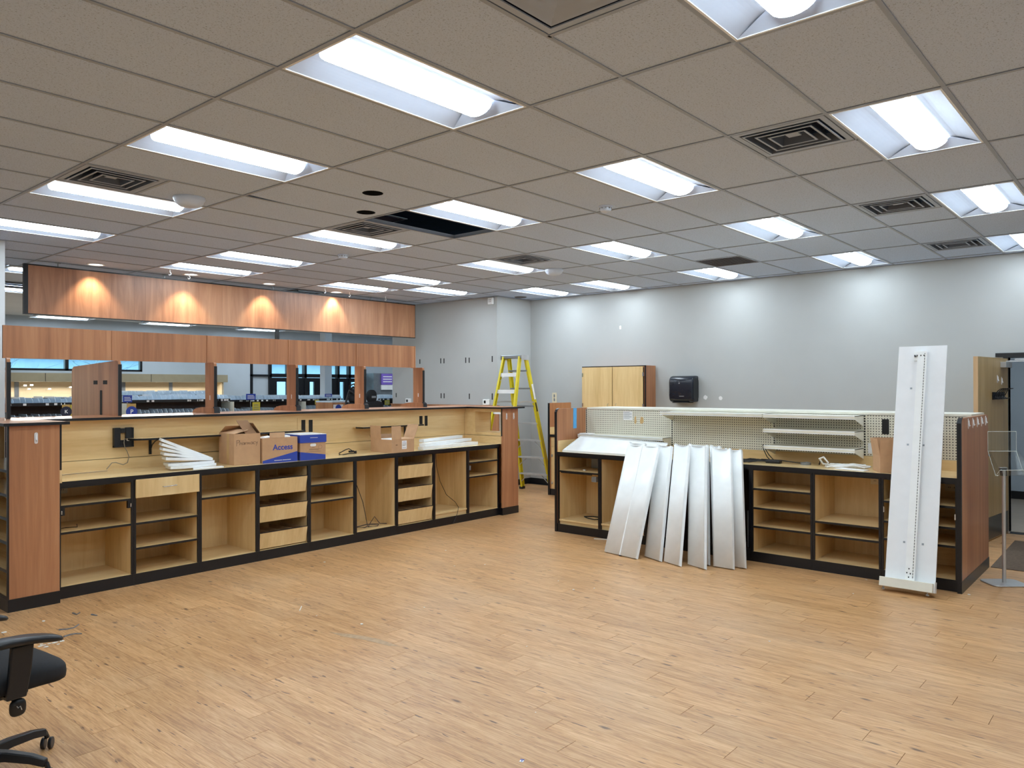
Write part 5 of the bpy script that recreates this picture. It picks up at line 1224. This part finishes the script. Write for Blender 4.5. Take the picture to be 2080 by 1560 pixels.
# grey paste residue and chips by the chair
random.seed(5)
for i, (pts) in enumerate([[(120, 1280), (135, 1279), (150, 1276), (160, 1269)], [(130, 1294), (142, 1290), (152, 1288), (166, 1288)], [(88, 1292), (98, 1293), (112, 1292)], [(148, 1246), (156, 1249), (162, 1245)], [(186, 1249), (192, 1250), (197, 1251)]]):
    Q = [floor_pt(*q) for q in pts]; g = G().tube([(q.x, q.y, .002) for q in Q], .008, 6, .005)
    tag(g.o('paste_streak', GREYP, None, True), '%s dark grey streak of old adhesive on the floor near the chair' % ['upper', 'middle', 'left', 'small rear', 'farthest'][i], 'residue')
for i, (px, py) in enumerate([(82, 1313), (90, 1311), (100, 1308), (110, 1306), (125, 1303), (95, 1314), (118, 1309), (84, 1309), (60, 1300), (40, 1304), (20, 1306), (8, 1285)]):
    p = floor_pt(px, py); r = random.uniform(.008, .02)
    P = [(p.x+r*random.uniform(.6, 1.5)*math.cos(2*PI*j/6), p.y+r*random.uniform(.4, .9)*math.sin(2*PI*j/6)) for j in range(6)]
    tag(G().prism(P, 'z', .0004, .004).o('paint_chip', SPECK), 'flat white flake in the heap of chips on the floor beside the chair', 'debris', 'white flakes by the chair')

# =================================================================== STORE BEYOND THE COUNTER
def gondola(name, label, x0, x1, y, ztop, seed, tiers=(0, .17), loc_front=-1, end=CREAM):
    """shelving run parallel to the counter: body, shelves with rows of clear dividers, price rails"""
    random.seed(seed)
    t = thing(name, label, 'shelving', (x0, y, 0), 0, 'store shelving runs'); L = x1-x0
    G().box(0, L, -.02, .02, 0, ztop-.02).o('back_panel', DARKIN, t); G().box(0, L, -.5, .5, 0, .14).o('base', BLACK, t)
    [G().box(a, a+.02, -.45, .45, .0, ztop-.14).o('end_panel', end, t) for a in (-.02, L)]
    zz = [ztop-.10, ztop-.34, ztop-.62, ztop-.92]
    for k, z in enumerate(zz):
        dp = .34+.05*k
        s = G().box(0, L, -dp, dp, z-.02, z).o('shelf', BLACK if k else PRICE, t)
        G().box(0, L, -dp-.012, -dp, z-.03, z+.015).o('price_rail', BLACK if k < 3 else PRICE, s)
        if k < 2:
            n = max(4, int(L/.075)); g = G()
            for i in range(n):
                x = L*(i+.5)/n; h = .085+random.uniform(-.012, .02); a = random.uniform(-.01, .01)
                g.prism([(-dp, z), (dp*.2, z), (dp*.2, z+h), (-dp+.05, z+h), (-dp, z+.04)], 'x', x+a-.003, x+a+.003)
            stuff(g.o('divider_row', PRICE, s))
            g = G()
            for i in range(int(n*.6)): x = random.uniform(.02, L-.06); g.box(x, x+.04, -dp-.016, -dp-.012, z-.022, z+.008)
            stuff(g.o('price_tags', PAPER, s))
    return t
gondola('gondola', 'dark shelving run with clear dividers behind the leftmost service window', 1.1, 2.45, 9.8, 1.63, 1)
gondola('gondola', 'shelving run with a plain tan end behind the wide divider', 2.2, 2.95, 11.2, 1.62, 2, end=CANOPY)
gondola('gondola', 'long shelving run with clear dividers behind the second service window', 3.3, 5.1, 10.6, 1.64, 3)
gondola('gondola', 'taller rear shelving run seen above the long shelving run', 3.6, 6.0, 13.0, 1.70, 6)
gondola('gondola', 'shelving run with clear dividers behind the third service window', 5.5, 7.3, 11.6, 1.60, 4)
gondola('gondola', 'shelving run with clear dividers in front of the entrance doors', 6.9, 9.2, 12.75, 1.58, 7)
gondola('gondola', 'short shelving run behind the last service window', 9.2, 10.8, 11.4, 1.585, 5)
# display wall with canopy along the far wall
t = thing('display_wall', 'birch slat display wall under a tan canopy on the far store wall', 'display', (0, YF, 0))
G().box(-3, 8.55, -.06, -.01, .0, 1.905).o('slat_panel', SLATW, t); G().box(-3, 8.67, -.5, -.01, 1.905, 2.105).o('canopy', CANOPY, t)
G().box(8.55, 8.6, -.4, -.01, 0, 1.905).o('end_panel', SLATW, t)
ld = bpy.data.lights.new('canopy_tube', 'AREA'); ld.shape = 'RECTANGLE'; ld.size = 11; ld.size_y = .08; ld.energy = 75; ld.color = (1, .95, .85)
lo = bpy.data.objects.new('canopy_tube', ld); COL.objects.link(lo); lo.parent = t; lo.location = (2.8, -.36, 1.895); lo.rotation_euler = (math.radians(-20), 0, 0)
for x in (2.6, 3.75, 4.95, 6.1, 7.3): G().box(x-.045, x+.045, -.075, -.06, 0, 1.9).o('upright', GALV, t)
for x in (4.2, 6.6): G().box(x-.006, x+.006, -.502, -.5, 1.91, 2.1).o('canopy_joint', BLACK, t)
for (x, z) in ((3.85, 1.80), (3.98, 1.81), (3.93, 1.72), (4.35, 1.72), (4.8, 1.76)): G().tube([(x, -.06, z), (x, -.3, z+.02)], .006, 5).box(x-.03, x+.03, -.31, -.3, z, z+.035).o('peg_hook', WHITE, t)
# windows of the far wall
def window(n, x0, x1, z0, z1, mull, y=YF):
    t = struct(thing('window_%d' % n, '', '', (0, y, 0))); del t['label']; del t['category']
    f = .05; g = G().box(x0, x1, .02, .12, z0, z0+f).box(x0, x1, .02, .12, z1-f, z1).box(x0, x0+f, .02, .12, z0, z1).box(x1-f, x1, .02, .12, z0, z1); g.o('window_frame', BLACK, t)
    xs = [x0]+list(mull)+[x1]
    for m_ in mull: G().box(m_-.04, m_+.04, .02, .12, z0, z1).o('mullion', BLACK, t)
    for a, b in zip(xs, xs[1:]): G().box(a+.03, b-.03, .06, .066, z0+.03, z1-.03).o('pane', GLASS, t)
    return t
window(1, 1.2, 6.6, 2.17, 2.75, (3.1, 4.83))
# storefront entrance: transom panes, side light and doors
t = struct(thing('door_2', '', '', (0, YF, 0))); del t['label']; del t['category']
fr = G()
for x in (9.67, 10.28, 11.48, 12.70, 13.14, 13.56): fr.box(x-.04, x+.04, -.02, .12, 0, 2.62)
fr.box(9.63, 13.6, -.02, .12, 2.56, 2.62); fr.box(9.63, 10.28, -.02, .12, 2.08, 2.14); fr.box(10.28, 13.6, -.02, .12, 2.06, 2.17); fr.o('frame', BLACK, t)
for a, b in ((10.32, 10.85), (10.89, 11.44), (11.52, 12.66), (12.74, 13.10), (13.18, 13.52)): G().box(a, b, .05, .056, 2.17, 2.56).o('transom_pane', GLASS, t)
G().box(10.85, 10.89, -.02, .12, 2.17, 2.56).o('mullion', BLACK, t); G().box(9.71, 10.24, .05, .056, 2.14, 2.56).o('side_pane', WALLB, t); G().box(9.71, 10.24, .05, .056, .1, 2.08).o('side_pane', WALLB, t)
for (a, b, pa, pb) in ((10.32, 10.88, 10.50, 10.82), (10.9, 11.44, 11.0, 11.24), (11.52, 12.08, 11.64, 11.80), (12.1, 12.66, 12.14, 12.46), (12.74, 13.1, 12.76, 12.92), (13.18, 13.52, 13.2, 13.42)):
    dg = G().box(a, pa, .0, .06, 0, 2.05).box(pb, b, .0, .06, 0, 2.05).box(pa, pb, .0, .06, 1.93, 2.05).box(pa, pb, 0, .06, 0, .25).o('door_leaf', BLACK, t); G().box(pa, pb, .03, .036, .25, 1.93).o('door_pane', GLASS, dg)
# blue, yellow and gold store signs
def sign(label, px0, px1, py0, py1, y, mt, text=None, tmt=None, shape=None):
    def at(px, py):
        d = _f+_r2*((px-1040)/FPX)+_u2*((780-py)/FPX); k = (y-CAM.y)/d.y; return CAM+d*k
    a, b = at(px0, py0), at(px1, py1); w_, h_ = b.x-a.x, a.z-b.z
    t = thing('shelf_sign', label, 'sign', ((a.x+b.x)/2, y, b.z), 0, 'small signs on the store shelving')
    G().box(-w_/2, w_/2, -.006, .006, 0, h_).o('card', mt, t)
    G().box(-.008, .008, .006, .014, -b.z+.01, h_*.5).o('holder', GALV, t); G().box(-.035, .035, -.03, .06, -b.z, -b.z+.01).o('foot', GALV, t)
    if text: text_obj('lettering', text, h_*.55, tmt, t, face_mtx((0, -.0068, h_*.5), (1, 0, 0), (0, 0, 1)), True)
    else:
        for i in range(3): G().box(-w_*.38, w_*(.38-.1*(i == 2)), -.0072, -.006, h_*(.22+.22*i), h_*(.30+.22*i)).o('print_line', tmt or PAPER, t)
    return t
sign('blue shelf sign with white print behind the second service window', 250, 268, 803, 817, 10.0, BLUE)
s1 = sign('gold and blue shelf sign with a white letter P above the left counter', 258, 276, 820, 846, 9.4, GOLD, 'P', PAPER)
G().lathe([(0, 0), (.085, 0), (.085, .004), (0, .004)], 24, (0, 0, 0)).o('blue_disc', BLUE, s1).matrix_local = Matrix.Translation((0, -.0062, .075)) @ Matrix.Rotation(PI/2, 4, 'X')
for c in s1.children:
    if c.name.startswith('lettering'): c.location = (0, -.0112, .075); c.scale = (.8, .8, 1)
s2 = sign('dark round shelf sign with white letters behind the leftmost service window', 126, 142, 822, 846, 9.2, GOLD, 'K', PAPER)
G().lathe([(0, 0), (.075, 0), (.075, .004), (0, .004)], 24, (0, 0, 0)).o('blue_disc', WIREN, s2).matrix_local = Matrix.Translation((0, -.0062, .07)) @ Matrix.Rotation(PI/2, 4, 'X')
for c in s2.children:
    if c.name.startswith('lettering'): c.location = (0, -.0112, .07); c.scale = (.7, .7, 1)
sign('narrow yellow shelf sign left of the wide divider', 143, 152, 822, 845, 9.2, SIGNY, None, GALV)
sign('blue shelf sign with white print behind the third service window', 500, 519, 800, 812, 10.95, BLUE)
sign('yellow shelf sign hanging behind the third service window', 513, 528, 817, 836, 10.85, SIGNY, None, GALV)
sign('small blue sign on the shelving by the entrance doors', 660, 674, 800, 806, 11.9, BLUE)
sign('small yellow tag on the shelving by the entrance doors', 640, 648, 812, 821, 11.8, SIGNY, None, GALV)
sign('small yellow tag behind the last service window', 782, 791, 813, 822, 10.75, SIGNY, None, GALV)
sign('small white tag under the shelf behind the third window', 461, 467, 818, 823, 10.95, PAPER, None, GALV)
t = thing('poster_stand', 'purple poster stand half hidden by the grey wall', 'poster', (13.75, 16.2, 0)); G().box(-.22, .25, -.02, .02, 1.84, 2.19).o('poster', PURPLE, t); G().box(-.22, .25, -.022, .018, 1.68, 1.83).o('lower_card', PAPER, t); G().box(-.5, .25, .03, .4, 0, 2.2).o('stand', GALV, t)
for i in range(3): G().box(-.16, .2, -.023, -.02, 1.92+.08*i, 1.95+.08*i).o('print_line', PAPER, t)
tag(G().box(12.45, 12.53, YF-.012, YF, 1.80, 1.92).o('wall_plate', GALV, loc=(1.35, 0, 0)), 'grey switch plate on the far store wall', 'plate')
# counter front with brochure rack in the aisle
t = thing('checkout_counter', 'small cherry checkout counter with blue bins seen through a service window', 'counter', (7.35, 9.9, 0))
G().box(-.45, .75, -.25, .3, 1.46, 1.49).o('top', PRICE, t); G().box(-.45, -.1, -.25, .3, 0, 1.46).o('side', CHERRY, t); G().box(-.1, .75, .2, .3, 0, 1.46).o('back', DARKIN, t); G().box(.28, .34, -.2, .2, 0, 1.46).o('divider', CHERRY, t); G().box(.0, .2, -.18, .1, 1.3, 1.42).o('bin', BLUE, t); G().box(.42, .6, -.18, .1, 1.3, 1.42).o('bin', WIREN, t); G().box(-.43, -.2, -.262, -.25, 1.2, 1.42).o('notice', PAPER, t); G().lathe([(0, 0), (.07, 0), (.07, .003), (0, .003)], 20).o('notice_print', BLUE, t).matrix_local = Matrix.Translation((-.315, -.2625, 1.35)) @ Matrix.Rotation(PI/2, 4, 'X')
# black carrier cart with straps, and a black cushion-topped stool
t = thing('carrier_cart', 'black wheeled carrier cart with straps and white tags behind the counter', 'cart', (6.78, 8.9, 0), .3)
random.seed(8)
for s in (-1, 1): G().tube([(s*.2, 0, .1), (s*.21, 0, 1.0), (s*.2, -.03, 1.5), (s*.12, -.05, 1.70), (0, -.05, 1.76)], .02, 8).o('frame_tube', RUBBER, t, True)
for k, (z, w_, h_) in enumerate(((1.38, .19, .10), (1.55, .17, .09), (1.2, .2, .11), (1.67, .12, .06))):
    blob(superq(random.uniform(-.03, .03), -.08, z, w_, .08, h_, .6), 10, 20, 'pad', FABRIC, t)
G().tube([(-.2, -.1, 1.3), (-.05, -.17, 1.42), (.1, -.17, 1.6), (.2, -.1, 1.68)], .014, 6).tube([(.2, -.1, 1.3), (.05, -.17, 1.45), (-.12, -.17, 1.62), (-.2, -.1, 1.7)], .014, 6).tube([(-.1, -.05, 1.7), (-.2, -.1, 1.78), (-.05, -.1, 1.82), (.08, -.05, 1.74)], .014, 6).o('strap', RUBBER, t, True)
for (x, z, a, b) in ((-.15, 1.4, .015, .05), (-.03, 1.45, .02, .03), (.02, 1.37, .04, .02), (.16, 1.42, .015, .08), (.19, 1.55, .02, .05), (-.02, 1.29, .03, .03), (-.12, 1.52, .012, .03)): G().box(x-a, x+a, -.182, -.176, z-b, z+b).o('tag', PAPER, t)
for s in (-1, 1): G().tube([(s*.24-.02, 0, .1), (s*.24+.02, 0, .1)], .1, 16).o('wheel', RUBBER, t)
t = thing('padded_stool', 'black rounded padded seat back standing right of the carrier cart', 'stool', (7.30, 8.95, 0))
blob(superq(0, 0, 1.58, .11, .07, .13, .8), 12, 24, 'headrest', FABRIC, t); blob(superq(.06, 0, 1.38, .2, .09, .12, .7), 12, 24, 'pad', FABRIC, t); G().tube([(0, .05, .1), (0, .05, 1.5)], .03, 8).o('column', PLASTIC, t); G().lathe([(0, 0), (.25, 0), (.25, .04), (.05, .08), (0, .08)], 20).o('base', PLASTIC, t); G().box(-.05, .05, -.072, -.066, 1.55, 1.59).o('label_patch', GALV, t)
# pipe column seen through the gap under the header
struct(G().box(9.05, 9.25, 12.9, 13.1, 0, 3.34).o('wall_store_column', WALLB))

# ------------------------------------------------------------------ outside the windows
struct(G().box(-30, 60, 17.6, 90, -.3, -.2).o('ground', ASPH))
t = thing('far_building', 'pale building across the street seen through the entrance glass', 'building', (14, 45, 0)); G().box(-2, 26, 0, 8, -.2, 3.4).o('wall', FACADE, t)
for i in range(6): G().box(.5+4*i, 3+4*i, -.05, 0, 1.0, 2.4).o('window', PRICE, t)
G().box(-2.3, 26.3, -.3, 8.3, 3.4, 3.7).o('roof', ASPH, t)
random.seed(21)
for i, (x, y) in enumerate([(4.6, 26), (7.5, 31), (9.2, 27), (12.5, 33), (15, 30), (5.8, 36)]):
    t = thing('bare_tree', '%s bare winter tree outside the long store window' % ['first', 'second', 'third', 'fourth', 'fifth', 'sixth'][i], 'tree', (x, y, -.2), 0, 'bare trees outside')
    G().tube([(0, 0, 0), (.05, 0, 1.2), (0, .1, 2.6), (.1, 0, 4.5)], .12, 7, .04).o('trunk', BARK, t)
    g = G()
    for k in range(26):
        z = random.uniform(1.2, 4.2); a = random.uniform(0, 2*PI); l = random.uniform(.8, 1.9); up = random.uniform(.4, 1.3)
        m1 = (l*.5*math.cos(a), l*.5*math.sin(a), z+up*.4); e1 = (l*math.cos(a+.2), l*math.sin(a+.2), z+up)
        g.tube([(0, 0, z), m1, e1], .03, 4, .008)
        g.tube([m1, (m1[0]+.4*math.cos(a+1), m1[1]+.4*math.sin(a+1), m1[2]+.5)], .015, 4, .005)
    stuff(g.o('branches', BARK, t))
